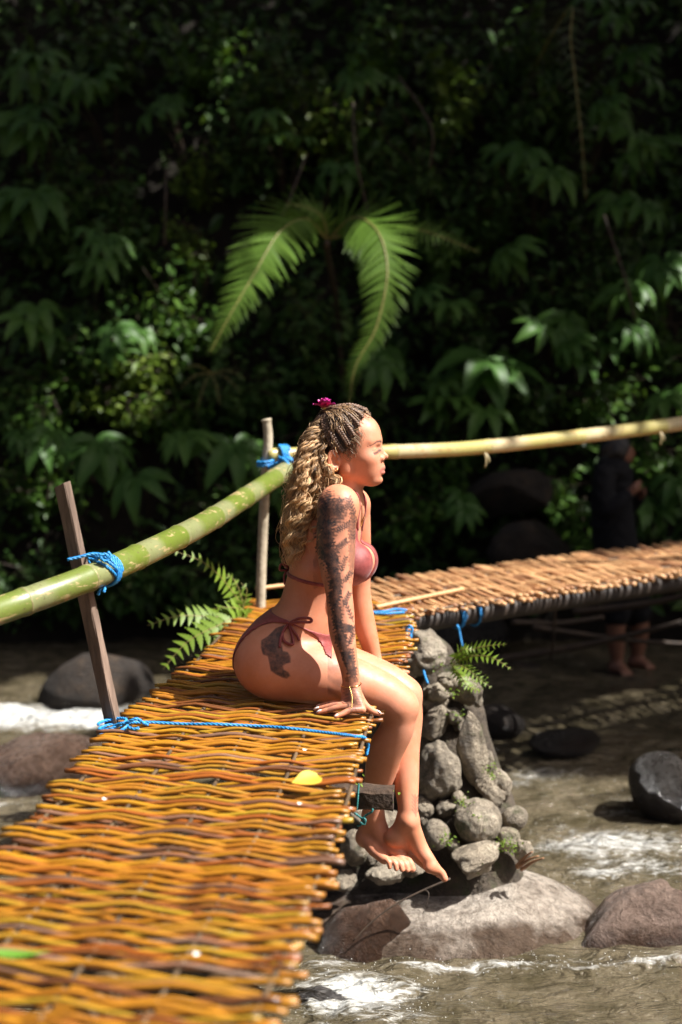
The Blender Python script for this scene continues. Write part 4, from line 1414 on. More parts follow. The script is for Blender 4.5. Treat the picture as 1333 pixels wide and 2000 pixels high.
def pants_region(x, y, z):
    c0 = P(549, 1308, 3.90); c1 = P(566, 1304, 4.10)
    r = 0.1365
    def below(p, q):                      # under the front leg line, ahead of the hip
        e = (q - p) / math.hypot(q[0] - p[0], q[2] - p[2])
        return np.maximum((z - p[2]) * e[0] - (x - p[0]) * e[2], p[0] - x)
    fn = below(P(556, 1221, 3.87), P(645, 1268, 3.95))
    ff = below(P(572, 1221, 4.15), P(655, 1266, 4.05))
    near = np.maximum(np.minimum(np.sqrt((x - c0[0]) ** 2 + (z - c0[2]) ** 2) - r + 0.25 * np.maximum(y - 3.90, 0), fn), y - 3.992)
    far = np.maximum(np.minimum(np.sqrt((x - c1[0]) ** 2 + (z - c1[2]) ** 2) - r + 0.25 * np.maximum(4.10 - y, 0), ff), 4.012 - y)
    a = P(506, 1184, 4.0); b = P(560, 1212, 3.87); c = P(640, 1218, 4.0)
    # top edge: dips from the small of the back to the hip tie and on to the front
    zt = np.interp(x[:, 0, 0], [a[0], b[0], c[0]], [a[2], b[2], P(620, 1228, 4)[2]])[:, None, None]
    return np.maximum(np.maximum(-near, -far), z - zt) + y * 0


cloth('bikini_bottom', pants_region, 0.0035, 'plum tie-side bikini bottom', box=(P(440, 1400, 3.75) * V(1, 0, 1) + V(0, 3.78, 0), P(650, 1175, 4.0) * V(1, 0, 1) + V(0, 4.28, 0)))


def top_region(x, y, z):
    def tri(ax, ay, pts):
        d = None
        n = len(pts)
        ar = sum(pts[i][0] * pts[(i + 1) % n][1] - pts[(i + 1) % n][0] * pts[i][1] for i in range(n))
        for i in range(n):
            p, q = np.array(pts[i]), np.array(pts[(i + 1) % n])
            e = (q - p) / np.linalg.norm(q - p)
            nrm = np.array((e[1], -e[0])) * (1 if ar > 0 else -1)
            f = (ax - p[0]) * nrm[0] + (ay - p[1]) * nrm[1]
            d = f if d is None else np.maximum(d, f)
        return d
    # cups drawn as triangles in the lateral / vertical plane of the chest
    z0 = P(700, 1146, 4.0)[2]; z1 = P(700, 1032, 3.95)[2]
    xf = x - P(672, 1100, 4.0)[0]
    cn = tri(y, z, [(3.79, z0), (3.966, z0 + 0.004), (3.950, z1), (3.936, z1), (3.85, z0 + 0.11)])
    cf = tri(y, z, [(4.022, z0 + 0.004), (4.125, z0), (4.056, z1), (4.042, z1)])
    cup = np.maximum(np.minimum(cn, cf), -xf + 0 * y)
    # band round the ribs
    zb = P(600, 1117, 4.0)[2] + (x - P(568, 1117, 4)[0]) * -0.20
    band = np.abs(z - zb) - 0.0055 + 0 * y
    band = np.maximum(band, np.where(x > P(690, 1117, 4.0)[0], 0.05, -0.05) + 0 * z)
    band = np.maximum(band, np.where(y < 3.845, 0.05, -0.05))
    cup = np.maximum(cup, 3.857 - y)
    return np.minimum(cup, band)


cloth('bikini_top', top_region, 0.0040, 'plum triangle bikini top', box=(P(540, 1165, 4.0) * V(1, 0, 1) + V(0, 3.82, 0), P(752, 1015, 4.0) * V(1, 0, 1) + V(0, 4.20, 0)))


def wire(name, paths, r, mat, parent, sides=6, n=16, label=None):
    m = MB()
    for p in paths:
        m.add(*tube_np(spline(p, n), r, sides))
    o = m.build(name, mat, parent)
    if label: o['label'] = label
    return o


def on_body(p, off=0.002, it=6):
    """move a point onto the body's surface"""
    p = np.array(p, float)
    for _ in range(it):
        i = np.clip(((p - wb.lo) / wb.h).astype(int), 1, np.array(wb.D.shape) - 2)
        g = np.array([wb.D[i[0] + 1, i[1], i[2]] - wb.D[i[0] - 1, i[1], i[2]], wb.D[i[0], i[1] + 1, i[2]] - wb.D[i[0], i[1] - 1, i[2]], wb.D[i[0], i[1], i[2] + 1] - wb.D[i[0], i[1], i[2] - 1]])
        g = g / max(np.linalg.norm(g), 1e-6)
        p = p - g * (wb.D[tuple(i)] - off)
    return p


# neck straps and knots
zc = P(700, 1034, 3.95)
st1 = [on_body(P(709, 1036, 3.942)), on_body(P(706, 1015, 3.942)), on_body(P(700, 990, 3.95)), on_body(P(686, 968, 3.945)), on_body(P(660, 955, 3.95))]
st2 = [on_body(P(722, 1036, 4.048)), on_body(P(716, 1013, 4.03)), on_body(P(708, 992, 4.02)), on_body(P(702, 976, 4.01)), on_body(P(690, 962, 4.035)), on_body(P(668, 950, 4.04))]
wire('neck_strap', [st1], 0.0035, CLOTH, woman)
wire('neck_strap', [st2], 0.0040, CLOTH, woman)
kb = on_body(P(566, 1110, 3.99), 0.006)
wire('back_bow', [[kb, kb + V(-0.020, -0.006, 0.012), kb + V(-0.024, -0.012, -0.004), kb + V(-0.006, -0.008, -0.006)],
                  [kb, kb + V(-0.012, -0.018, 0.020), kb + V(-0.004, -0.024, 0.010), kb],
                  [kb, kb + V(-0.012, -0.012, -0.02), kb + V(-0.010, -0.02, -0.045)]], 0.0032, CLOTH, woman)
kh = on_body(P(562, 1215, 3.86), 0.006)


def hp(px, py, off=0.004):
    return on_body(P(px, py, 3.85), off)


wire('hip_bow', [[kh, P(585, 1208, 3.835), P(606, 1208, 3.835), P(607, 1215, 3.832), P(585, 1215, 3.83), kh],
                 [kh, hp(552, 1235), hp(556, 1258, .006), hp(570, 1262, .008), hp(572, 1240), kh],
                 [kh, hp(553, 1230), hp(548, 1250), hp(546, 1270)],
                 [kh, hp(572, 1228), hp(582, 1240), hp(586, 1250)], [kh + V(-.006, -.003, .004), kh + V(.006, -.004, .0), kh + V(.004, -.003, -.008)]], 0.0042, CLOTH, woman, n=24)

GOLD = simple_mat('gold_chain', (0.62, 0.36, 0.12), (0.75, 0.45, 0.16), 50, 0.25, 0, spec=0.6)
GOLD.node_tree.nodes['Principled BSDF'].inputs['Metallic'].default_value = 1.0
bw = [on_body(P(687, 1337, 3.755) + V(0.03 * math.cos(a), 0.03 * math.sin(a), 0.004 * math.cos(a)), 0.0012) for a in np.linspace(0, 2 * math.pi, 15)]
hc0, hc1 = on_body(P(681, 1341, 3.72), .001, 12), on_body(P(689, 1376, 3.67), .001, 12)
hand_chain = [hc0, on_body((hc0 + hc1) / 2 + V(0, -.01, .006), .002, 12) * .5 + (hc0 + hc1) * .25 + V(0, -.001, .001), hc1]
wire('bracelet', [bw, hand_chain], 0.0013, GOLD, woman, 5, 40)
nk = [on_body(P(703, 985, 3.965), .0012), on_body(P(707, 1008, 3.975), .0012), on_body(P(709, 1028, 3.985), .0012), on_body(P(714, 1010, 4.0), .0012)]
wire('necklace', [nk], 0.0011, GOLD, woman, 5, 30)
wire('earring', [[HL(-0.038, -0.0845, -0.047) + V(0, math.sin(a) * .001, 0) + hu * 0.004 * math.sin(a) + hf * 0.004 * math.cos(a) for a in np.linspace(0, 6.28, 8)]], 0.0012, GOLD, woman, 5, 16)

NAIL = simple_mat('white_nail_polish', (0.75, 0.68, 0.64), (0.8, 0.74, 0.70), 30, 0.25, 0)
for t0, t1 in ((P(664, 1396.5, 3.675), P(654, 1400, 3.663)), (P(631, 1389, 3.712), P(618, 1392, 3.708)), (P(627, 1383, 3.742), P(613, 1386.5, 3.74)), (P(632, 1377, 3.772), P(618, 1380.5, 3.772)), (P(735, 1389.5, 3.735), P(745, 1394.5, 3.733))):
    m = MB()
    m.add(*tube_np([t0 + V(0, 0, 0.004), (t0 + t1) / 2 + V(0, 0, 0.004), t1 + V(0, 0, 0.001)], [0.0030, 0.0044, 0.0028], 8, squash=0.5))
    m.build('fingernail', NAIL, woman)

# ---------------------------------------------------------------- her hair, braids, flower
def hair_mat(name, root, tip, rough=0.42):
    m, nt, b = newmat(name)
    v = attr(nt, 'val')
    col = ramp(nt, v, [(0.0, root), (0.35, tuple(r * 0.6 + t * 0.4 for r, t in zip(root, tip))), (0.75, tip), (1.0, tuple(min(1, t * 1.5) for t in tip))])
    vec = coords(nt)
    col = mix(nt, 0.5, col, ramp(nt, noise(nt, vec, 90, 3), [(0.3, (0.35,) * 3), (0.7, (1.0,) * 3)]), 'MULTIPLY')
    nt.links.new(col, b.inputs['Base Color'])
    b.inputs['Roughness'].default_value = rough
    b.inputs['Specular IOR Level'].default_value = 0.4
    return m


HAIR = hair_mat('curly_hair', (0.040, 0.021, 0.013), (0.72, 0.45, 0.23))
BRAID = hair_mat('braided_hair', (0.022, 0.013, 0.010), (0.17, 0.10, 0.065))
hr = np.random.RandomState(11)


def cap_region(x, y, z):
    qx = (x - HO[0]) * hf[0] + (y - HO[1]) * hf[1]
    qy = (x - HO[0]) * hl[0] + (y - HO[1]) * hl[1]
    qz = z - HO[2]
    hx = np.interp(qz.ravel(), [-0.08, -0.05, -0.03, -0.012, 0.0, 0.02, 0.045, 0.065, 0.09, 0.11], [-0.062, -0.066, -0.064, -0.030, -0.016, -0.004, 0.010, 0.018, 0.023, 0.020]).reshape(qz.shape)
    ear = np.sqrt(((qx + 0.046) / 0.026) ** 2 + ((qz + 0.023) / 0.036) ** 2) - 1
    ear = np.where(np.abs(qy) > 0.055, ear, 1.0) * 0.03
    return np.maximum(-ear, np.maximum(qx - hx + 0.9 * np.maximum(0.03 - np.abs(qy), 0) * -0.2, -0.075 - qz))


cap = cloth('scalp_hair', cap_region, 0.0042, None, BRAID, box=(HL(-0.13, -0.10, -0.09) * V(1, 0, 1) + V(0, 3.87, 0), HL(0.06, 0, 0.135) * V(1, 0, 1) + V(0, 4.10, 0)), smooth=2)
PB = HL(-0.080, -0.004, 0.108)                       # where the braids are gathered


def skull(p, off):
    return on_body(p, off, 8)


# cornrow braids, hairline to gather
bm_ = MB()
starts = [(0.020, y, 0.088) for y in (-0.012, 0.012)] + [(0.018, -0.030, 0.078), (0.018, 0.032, 0.078), (0.012, -0.044, 0.062), (0.004, -0.055, 0.042), (-0.006, -0.062, 0.022), (-0.020, -0.068, 0.002), (-0.042, -0.072, 0.006), (0.006, 0.052, 0.05)]
for s0 in starts:
    a = HL(*s0)
    ctrl = []
    for u in np.linspace(0, 1, 9):
        p = a * (1 - u) + PB * u
        out = p - HL(-0.02, 0, 0.02)
        p = p + out / np.linalg.norm(out) * 0.02 * math.sin(u * math.pi)
        ctrl.append(skull(p, 0.0065) if u < 0.95 else PB)
    c = spline(ctrl, 90)
    t, n, b = frames(c)
    s = np.linspace(0, 1, 90) * (np.linalg.norm(np.diff(c, axis=0), axis=1).sum() / 0.020) * 2 * math.pi
    for k in range(3):
        aa = s + k * 2 * math.pi / 3
        p = c + n * (np.sin(aa) * 0.0050)[:, None] + b * (np.sin(2 * aa) * 0.0028)[:, None]
        v, q, tr = tube_np(p, 0.0042 * (0.75 + 0.35 * np.sin(aa + 1.0)), 6)
        bm_.add(v, q, tr, attr=np.clip(0.20 + 0.45 * np.repeat(np.sin(aa + k) * 0.5 + 0.5, 6).tolist().__len__() * 0 + np.concatenate([np.repeat(0.22 + 0.38 * (np.sin(aa + k) * 0.5 + 0.5), 6), [0.2, 0.2]]), 0, 1))
bm_.build('braid', BRAID, woman)['label'] = 'dark braided rows swept back over the head'

# loose curls
Ys = [798, 830, 860, 900, 940, 970, 1000, 1050, 1100, 1115]
XL = [618, 603, 595, 583, 575, 571, 568, 563, 566, 570]
XR = [640, 642, 636, 634, 660, 664, 632, 610, 594, 588]


def lock(u, w, yend, r0, seed, root=None, amp=1.0):
    rs = np.random.RandomState(seed)
    n = max(14, int((yend - 798) / 5.0))
    yy = np.linspace(798, yend, n)
    xl, xr = np.interp(yy, Ys, XL), np.interp(yy, Ys, XR)
    xx = xl + (xr - xl) * np.clip(u + 0.05 * np.sin(yy / 37.0 + seed), 0, 1)
    s = np.clip((yy - 798) / 120.0, 0, 1)
    dep = 3.985 + w * (0.012 + 0.088 * s ** 0.8)
    dep = np.where((yy > 930) & (u > 0.6), dep - 0.03 * np.clip((yy - 930) / 60, 0, 1), dep)
    c = np.stack([P(x, y, d) for x, y, d in zip(xx, yy, dep)])
    if root is not None:
        k = np.clip(1 - (yy - 798) / 60.0, 0, 1)[:, None]
        c = c * (1 - k) + (root + (c - c[0])) * k
    return c


hb = MB()
NL = 170
for i in range(NL):
    u = hr.rand(); w = hr.uniform(-1, 1)
    ang = hr.rand()
    yend = 1115 - 150 * hr.rand() ** 1.6 - (110 * hr.rand() if u > 0.62 else 0)
    if u > 0.75 and hr.rand() < 0.6:
        yend = min(yend, 965 + 20 * hr.rand())
    c = lock(u, w, yend, 0, i, PB + np.array([hr.uniform(-.012, .012), hr.uniform(-.016, .016), hr.uniform(-.006, .004)]))
    n = int(len(c) * 1.1)
    c = spline(c, n)
    t, nn, b = frames(c)
    L = np.concatenate([[0], np.cumsum(np.linalg.norm(np.diff(c, axis=0), axis=1))])
    wl_ = hr.uniform(0.034, 0.062)
    ph = hr.uniform(0, 6.28)
    A = hr.uniform(0.005, 0.010) * np.clip(L / 0.06, 0.15, 1)
    a = L / wl_ * 2 * math.pi + ph
    core = c + (nn * np.cos(a)[:, None] + b * np.sin(a)[:, None]) * A[:, None]
    ns = hr.randint(11, 18)
    wid = hr.uniform(0.0032, 0.0068)
    shade = hr.uniform(-0.42, 0.25)
    for j in range(ns):
        o1, o2 = hr.normal(0, wid, 2)
        fr = (0.5 + 0.8 * np.linspace(0, 1, n) ** 2)[:, None]
        wob = np.sin(L / 0.021 * 2 * math.pi * hr.uniform(.8, 1.2) + hr.uniform(0, 6.28))[:, None] * 0.0020
        p = core + (nn * (o1 + wob) + b * (o2 - wob)) * fr
        m = n - hr.randint(0, max(1, n // 6))
        p = p[:m]
        rad = np.full(m, hr.uniform(0.0005, 0.0010)); rad[-3:] *= 0.5
        v, q, tr = tube_np(p, rad, 3, False)
        val = np.clip(0.16 + 0.80 * (L[:m] / 0.40) ** 0.7 + shade + hr.normal(0, 0.10), 0, 1)
        hb.add(v, q, attr=np.repeat(val, 3))
# flyaways and wisps
for i in range(220):
    u = hr.choice([hr.uniform(-0.02, 0.1), hr.uniform(0.0, 1.0)])
    c = lock(np.clip(u, 0, 1), hr.uniform(-1, 1), 1115 - 200 * hr.rand(), 0, 500 + i, PB)
    k0 = hr.randint(0, len(c) // 2)
    c = spline(c[k0:], 50)
    L = np.linspace(0, 1, 50)
    off = np.stack([np.sin(L * hr.uniform(10, 40) + hr.uniform(0, 6)) for _ in range(3)], 1) * 0.008
    drift = np.array([hr.uniform(-0.03, 0.006), hr.uniform(-0.02, 0.02), hr.uniform(-.01, .02)])
    p = c + off + drift * (L ** 1.3)[:, None]
    v, q, tr = tube_np(p, 0.00055, 3, False)
    hb.add(v, q, attr=np.repeat(np.clip(0.4 + 0.4 * L, 0, 1), 3))
for i in range(70):
    y = hr.uniform(-0.075, 0.03)
    z = hr.uniform(-0.005, 0.092)
    x = np.interp(z, [-0.012, 0.0, 0.02, 0.045, 0.065, 0.09], [-0.030, -0.016, -0.004, 0.010, 0.018, 0.023])
    a0 = skull(HL(x, -0.07, z) if z < 0.07 else HL(x, y * .6, z + .02), 0.003)
    p = []
    aa = hr.uniform(0, 6.28)
    for k in range(14):
        s = k / 13
        p.append(a0 + (hf * (0.014 * math.sin(s * 3 + aa) + 0.012 * s) + hu * (0.010 * math.cos(s * 4 + aa) - 0.012 * s) + hl * (-0.004 * s)))
    v, q, tr = tube_np(np.array(p), 0.0006, 3, False)
    hb.add(v, q, attr=0.25)
for i in range(260):
    s0 = starts[hr.randint(len(starts))]
    a0 = skull(HL(s0[0] + hr.normal(0, .006), s0[1] + hr.normal(0, .008), s0[2] + hr.normal(0, .008)), 0.006)
    p = []
    ph1, ph2, lift = hr.uniform(0, 6.28), hr.uniform(0, 6.28), hr.uniform(.004, .014)
    m1 = skull((a0 + PB) / 2 + np.array([0, -.02 if s0[1] < 0 else .02, .03]), 0.008 + lift * .5)
    p = spline([a0, m1, PB + hr.normal(0, .006, 3)], 40)
    k = np.linspace(0, 1, 40)
    p = p + np.stack([np.sin(k * 30 + ph1), np.cos(k * 26 + ph2), np.sin(k * 34 + ph2)], 1) * hr.uniform(.001, .003)
    v, q, tr = tube_np(p, hr.uniform(.0005, .0009), 3, False)
    hb.add(v, q, attr=np.full(120, np.clip(hr.normal(0.28, .18), 0, .8)))
hob = hb.build('hair', HAIR, woman)
hob['label'] = 'long brown to blond curls falling down her back'
hob['kind'] = 'stuff'

# flower
PETAL, nt_, b_ = newmat('magenta_petal')
nt_.links.new(ramp(nt_, attr(nt_, 'val'), [(0.0, (0.60, 0.10, 0.20)), (0.45, (0.50, 0.015, 0.13)), (1.0, (0.42, 0.02, 0.22))]), b_.inputs['Base Color'])
b_.inputs['Roughness'].default_value = 0.45
b_.inputs['Subsurface Weight'].default_value = 0.15
b_.inputs['Subsurface Radius'].default_value = (0.01, 0.003, 0.005)
FC = P(634, 797, 3.975)
fm = MB()
fm.add(*tube_np([FC + V(0, 0, -0.004), FC + V(0, 0, 0.003), FC + V(0.001, -0.001, 0.008)], [0.004, 0.006, 0.002], 8))
flower = fm.build('hair_flower', simple_mat('flower_heart', (0.55, 0.35, 0.10), (0.7, 0.45, 0.15), 300, 0.6, 0), woman)
flower['label'] = 'magenta flower tucked on top of her head'
for i, (az, tl, ln, wd) in enumerate([(195, 22, .030, .022), (255, 50, .028, .022), (305, 44, .028, .022), (345, 24, .030, .022), (40, 50, .029, .022), (100, 50, .028, .022), (150, 48, .028, .022), (270, 74, .027, .020), (20, 72, .026, .019), (140, 74, .026, .019)]):
    a, e = R(az), R(tl)
    ln, wd = ln * 1.12, wd * 1.25
    out = V(math.cos(a) * math.cos(e), math.sin(a) * math.cos(e), math.sin(e))
    sd = V(-math.sin(a), math.cos(a), 0)
    upv = np.cross(out, sd); upv = upv if upv[2] > 0 else -upv
    vs_, at = [], []
    for s in np.linspace(0, 1, 7):
        for q in np.linspace(-1, 1, 7):
            wv_ = wd * math.sin(math.pi * (0.12 + 0.80 * s) ** 0.8) * 0.62
            ruf = 0.0022 * s * math.sin(q * 7 + i) + 0.004 * q * q * s
            vs_.append(FC + out * ln * s + sd * q * wv_ + upv * (ruf - 0.006 * s * s + 0.003))
            at.append(s)
    f = [[r * 7 + c, r * 7 + c + 1, r * 7 + c + 8, r * 7 + c + 7] for r in range(6) for c in range(6)]
    pm = MB(); pm.add(vs_, f, attr=np.array(at))
    o = pm.build('petal', PETAL, flower)

# ---------------------------------------------------------------- the person in black on the far side
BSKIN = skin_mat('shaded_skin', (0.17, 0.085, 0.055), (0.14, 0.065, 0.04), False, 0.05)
BLACK = simple_mat('black_cloth', (0.003, 0.003, 0.004), (0.009, 0.009, 0.011), 30, 0.9, 0.3, 0.004, 0.25)
BHAIR = simple_mat('black_hair', (0.006, 0.005, 0.005), (0.014, 0.012, 0.011), 80, 0.5, 0.3, 0.003)
b0 = Sdf(P(1130, 1340, 8.4) - V(0, 0.3, 0), P(1310, 840, 8.4) + V(0, 0.32, 0), 0.010)
tors = [P(1198, 925, 8.42), P(1195, 990, 8.40), P(1205, 1080, 8.40), P(1216, 1150, 8.40)]
legs = [[P(1206, 1150, 8.34), P(1203, 1222, 8.34), P(1204, 1255, 8.35), P(1206, 1296, 8.36)], [P(1236, 1150, 8.48), P(1249, 1220, 8.48), P(1247, 1252, 8.49), P(1244, 1286, 8.50)]]
armsp = [[P(1180, 928, 8.27), P(1186, 990, 8.20), P(1206, 985, 8.18), P(1230, 963, 8.20)], [P(1212, 926, 8.56), P(1226, 985, 8.58), P(1240, 978, 8.5), P(1250, 968, 8.42)]]
b0.chain(tors, [0.10, 0.105, 0.11, 0.115], 0.03)
b0.ell(P(1195, 920, 8.42), (0.075, 0.15, 0.05), None, 0.03)
b0.cone(P(1200, 915, 8.42), P(1208, 890, 8.42), 0.045, 0.045, 0.02)
b0.ell(P(1208, 880, 8.42), (0.085, 0.070, 0.095), rotm((0, 1, 0), R(20)), 0.01)
b0.ell(P(1224, 890, 8.42), (0.040, 0.045, 0.055), None, 0.02)
b0.ell(P(1238, 886, 8.42), (0.012, 0.012, 0.014), None, 0.008)
for a in armsp:
    b0.chain(a, [0.05, 0.042, 0.036, 0.026], 0.02)
    d = a[-1] - a[-2]; d = d / np.linalg.norm(d)
    for j in range(4):
        b0.chain([a[-1], a[-1] + d * 0.05 + V(0, 0, 0.02 - j * 0.014), a[-1] + d * 0.09 + V(0, 0, 0.012 - j * 0.016)], [0.022, 0.012, 0.009], 0.005)
    b0.chain([a[-1], a[-1] + d * 0.03 + V(0, -0.03, 0.01), a[-1] + d * 0.055 + V(0, -0.035, 0.0)], [0.018, 0.011, 0.009], 0.005)
for l, tx in zip(legs, (P(1222, 1312, 8.28), P(1266, 1300, 8.44))):
    b0.chain(l, [0.08, 0.058, 0.052, 0.034], 0.02)
    b0.chain([l[-1] + V(-0.02, 0, -0.02), (l[-1] + tx) / 2 + V(0, 0, -0.006), tx], [0.036, 0.034, 0.024], 0.02)
    for j in range(5):
        q_ = (tx - l[-1]); q_ = q_ / np.linalg.norm(q_); w_ = np.cross(q_, V(0, 0, 1)); w_ /= np.linalg.norm(w_)
        b0.cone(tx + w_ * (j - 2) * 0.016, tx + w_ * (j - 2) * 0.017 + q_ * 0.03 + V(0, 0, -.006), 0.011, 0.008, 0.004)
pv, pq = b0.mesh(1)
bgp = bpy.data.objects.new('person', mesh_np('person', pv, pq, True, BSKIN)); link(bgp)
tag(bgp, 'barefoot person in black standing in the shade beyond the far deck', 'person')


def garment(name, fill, mat, pad=0.3):
    s = Sdf(b0.lo - 0.03, b0.lo + b0.n * b0.h + 0.03, 0.010)
    fill(s)
    v, q = s.mesh(1)
    nz = np.sin(v[:, 2] * 70 + 3 * np.sin(v[:, 0] * 30)) * 0.003
    v = v + np.stack([nz, nz, 0 * nz], 1)
    o = bpy.data.objects.new(name, mesh_np(name, v, q, True, mat))
    return link(o, bgp)


def jacket_(s):
    s.chain(tors, [0.118, 0.125, 0.135, 0.15], 0.03)
    s.ell(P(1195, 920, 8.42), (0.090, 0.165, 0.062), None, 0.03)
    for a in armsp:
        s.chain([a[0], a[1], a[2], a[2] * .3 + a[3] * .7], [0.064, 0.056, 0.050, 0.044], 0.02)


garment('jacket', jacket_, BLACK)
garment('shorts', lambda s: [s.chain([l[0] + V(0, 0, .12), l[0], l[0] * .35 + l[1] * .65], [0.13, 0.105, 0.088], 0.03) for l in legs], BLACK)


def bh(s):
    s.ell(P(1203, 876, 8.42), (0.094, 0.082, 0.100), rotm((0, 1, 0), R(20)), 0.01)
    s.chain([P(1190, 880, 8.42), P(1184, 905, 8.42), P(1184, 925, 8.42)], [0.06, 0.05, 0.03], 0.02)
    s.ell(P(1243, 895, 8.42), (0.062, 0.10, 0.085), None, 0.012, 'sub')


garment('hair', bh, BHAIR)

# ---------------------------------------------------------------- plants
def leaf_mat(name, dark, mid, light, rough=0.38, trans=0.28, tone=0.5):
    m, nt, b = newmat(name)
    v = attr(nt, 'val')
    rn = obj_random(nt)
    f = math_n(nt, 'ADD', math_n(nt, 'MULTIPLY', v, 1 - tone), math_n(nt, 'MULTIPLY', rn, tone), True)
    col = ramp(nt, f, [(0.0, dark), (0.5, mid), (1.0, light)])
    col = mix(nt, 0.35, col, ramp(nt, noise(nt, coords(nt), 18, 4), [(0.3, (0.45,) * 3), (0.7, (1.0,) * 3)]), 'MULTIPLY')
    nt.links.new(col, b.inputs['Base Color'])
    b.inputs['Roughness'].default_value = rough
    b.inputs['Specular IOR Level'].default_value = 0.25
    t = nt.nodes.new('ShaderNodeBsdfTranslucent')
    nt.links.new(mix(nt, 0.5, col, (0.10, 0.16, 0.01)), t.inputs[0])
    ms = nt.nodes.new('ShaderNodeMixShader')
    ms.inputs[0].default_value = trans
    out = nt.nodes['Material Output']
    nt.links.new(b.outputs[0], ms.inputs[1]); nt.links.new(t.outputs[0], ms.inputs[2]); nt.links.new(ms.outputs[0], out.inputs[0])
    return m


PALM_L = leaf_mat('glossy_palmate_leaf', (0.034, 0.088, 0.016), (0.060, 0.140, 0.026), (0.100, 0.195, 0.034), 0.45)
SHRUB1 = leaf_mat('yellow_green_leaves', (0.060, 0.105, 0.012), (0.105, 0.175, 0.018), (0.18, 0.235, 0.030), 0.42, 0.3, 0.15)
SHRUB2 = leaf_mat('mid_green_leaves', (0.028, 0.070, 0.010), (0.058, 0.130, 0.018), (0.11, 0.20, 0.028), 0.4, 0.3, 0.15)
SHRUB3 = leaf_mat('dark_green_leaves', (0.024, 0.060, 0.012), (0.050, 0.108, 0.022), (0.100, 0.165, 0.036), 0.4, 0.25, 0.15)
FERN = leaf_mat('fern_green', (0.060, 0.125, 0.018), (0.085, 0.165, 0.020), (0.13, 0.21, 0.03), 0.45, 0.35, 0.2)
FERND = leaf_mat('dull_fern_green', (0.035, 0.052, 0.022), (0.055, 0.078, 0.030), (0.075, 0.10, 0.04), 0.5, 0.2, 0.2)
FERNB = leaf_mat('bright_fern_green', (0.10, 0.17, 0.015), (0.15, 0.24, 0.025), (0.22, 0.30, 0.04), 0.45, 0.35, 0.2)
CANOPY = leaf_mat('canopy_leaves', (0.015, 0.040, 0.010), (0.03, 0.07, 0.012), (0.05, 0.10, 0.018), 0.45, 0.12, 0.1)
STEM = simple_mat('brown_stem', (0.020, 0.012, 0.007), (0.055, 0.034, 0.018), 20, 0.7, 0.3, 0.004)
RACH = simple_mat('fern_rachis', (0.16, 0.13, 0.035), (0.26, 0.22, 0.06), 30, 0.5, 0.1, 0.002)
gr = np.random.RandomState(77)


def leaf_cloud(pos, dirs, ups, ln, wd, val, fold=0.18, droop=0.25):
    """N pointed leaves, each with a fold along the midrib: 8 vertices, 6 faces"""
    d = dirs / np.linalg.norm(dirs, axis=1, keepdims=True)
    s = np.cross(d, ups); s /= np.maximum(np.linalg.norm(s, axis=1, keepdims=True), 1e-6)
    u = np.cross(s, d)
    ln, wd = ln[:, None], wd[:, None]
    dn = np.array((0, 0, -1.0)) * droop * ln
    P0 = pos
    P1 = pos + d * ln * 0.38 + dn * 0.12
    P2 = pos + d * ln * 0.72 + dn * 0.45
    P3 = pos + d * ln + dn
    a1, b1 = P1 + s * wd * 0.5 + u * wd * fold, P1 - s * wd * 0.5 + u * wd * fold
    a2, b2 = P2 + s * wd * 0.38 + u * wd * fold * .8, P2 - s * wd * 0.38 + u * wd * fold * .8
    v = np.stack([P0, P1, P2, P3, a1, b1, a2, b2], 1).reshape(-1, 3)
    k = (np.arange(len(pos)) * 8)[:, None]
    tri = np.concatenate([k + np.array([[0, 4, 1]]), k + np.array([[0, 1, 5]]), k + np.array([[2, 6, 3]]), k + np.array([[2, 3, 7]])])
    qd = np.concatenate([k + np.array([[1, 4, 6, 2]]), k + np.array([[1, 2, 7, 5]])])
    return v, qd, tri, np.repeat(val, 8)


def rand_dirs(r, n, up=0.2):
    d = r.normal(0, 1, (n, 3)); d[:, 2] = d[:, 2] * 0.6 + up
    return d / np.linalg.norm(d, axis=1, keepdims=True)


# --- palmate plants: one mesh per kind of leaf, shared
def palmate_mesh(seed, nl):
    r = np.random.RandomState(seed)
    m = MB()
    for i in range(nl):
        a = R(-125 + 250 * (i + 0.5) / nl) + r.normal(0, 0.07)
        d = V(math.cos(a), math.sin(a), 0)
        s = V(-math.sin(a), math.cos(a), 0)
        L = (0.62 + 0.38 * math.cos(a * 0.55)) * r.uniform(0.9, 1.08)
        rows, at = [], []
        for t in np.linspace(0, 1, 8):
            w = 0.165 * L * (math.sin(math.pi * min(1, t ** 0.75 * 0.97 + 0.03)) ** 0.85) + 0.004
            c = d * (0.06 + L * t * (1 - 0.18 * t)) + V(0, 0, 0.10 * t - 0.55 * t * t * L)
            for q in (-1, -0.5, 0, 0.5, 1):
                rows.append(c + s * q * w + V(0, 0, 0.35 * w * abs(q) + 0.012 * math.sin(t * 20 + q) * abs(q)))
                at.append(0.35 + 0.4 * t + (0.25 if q == 0 else 0))
        f = [[k * 5 + j, k * 5 + j + 1, k * 5 + j + 6, k * 5 + j + 5] for k in range(7) for j in range(4)]
        m.add(rows, f, attr=np.clip(np.array(at) + r.normal(0, 0.08), 0, 1))
    m.add(*tube_np([V(-0.45, 0, -0.30), V(-0.2, 0, -0.06), V(0.02, 0, 0)], [0.012, 0.010, 0.012], 5), attr=0.4)
    return m.mesh('leaf', PALM_L)


PALMS = [palmate_mesh(i, n) for i, n in enumerate((7, 6, 8, 5))]


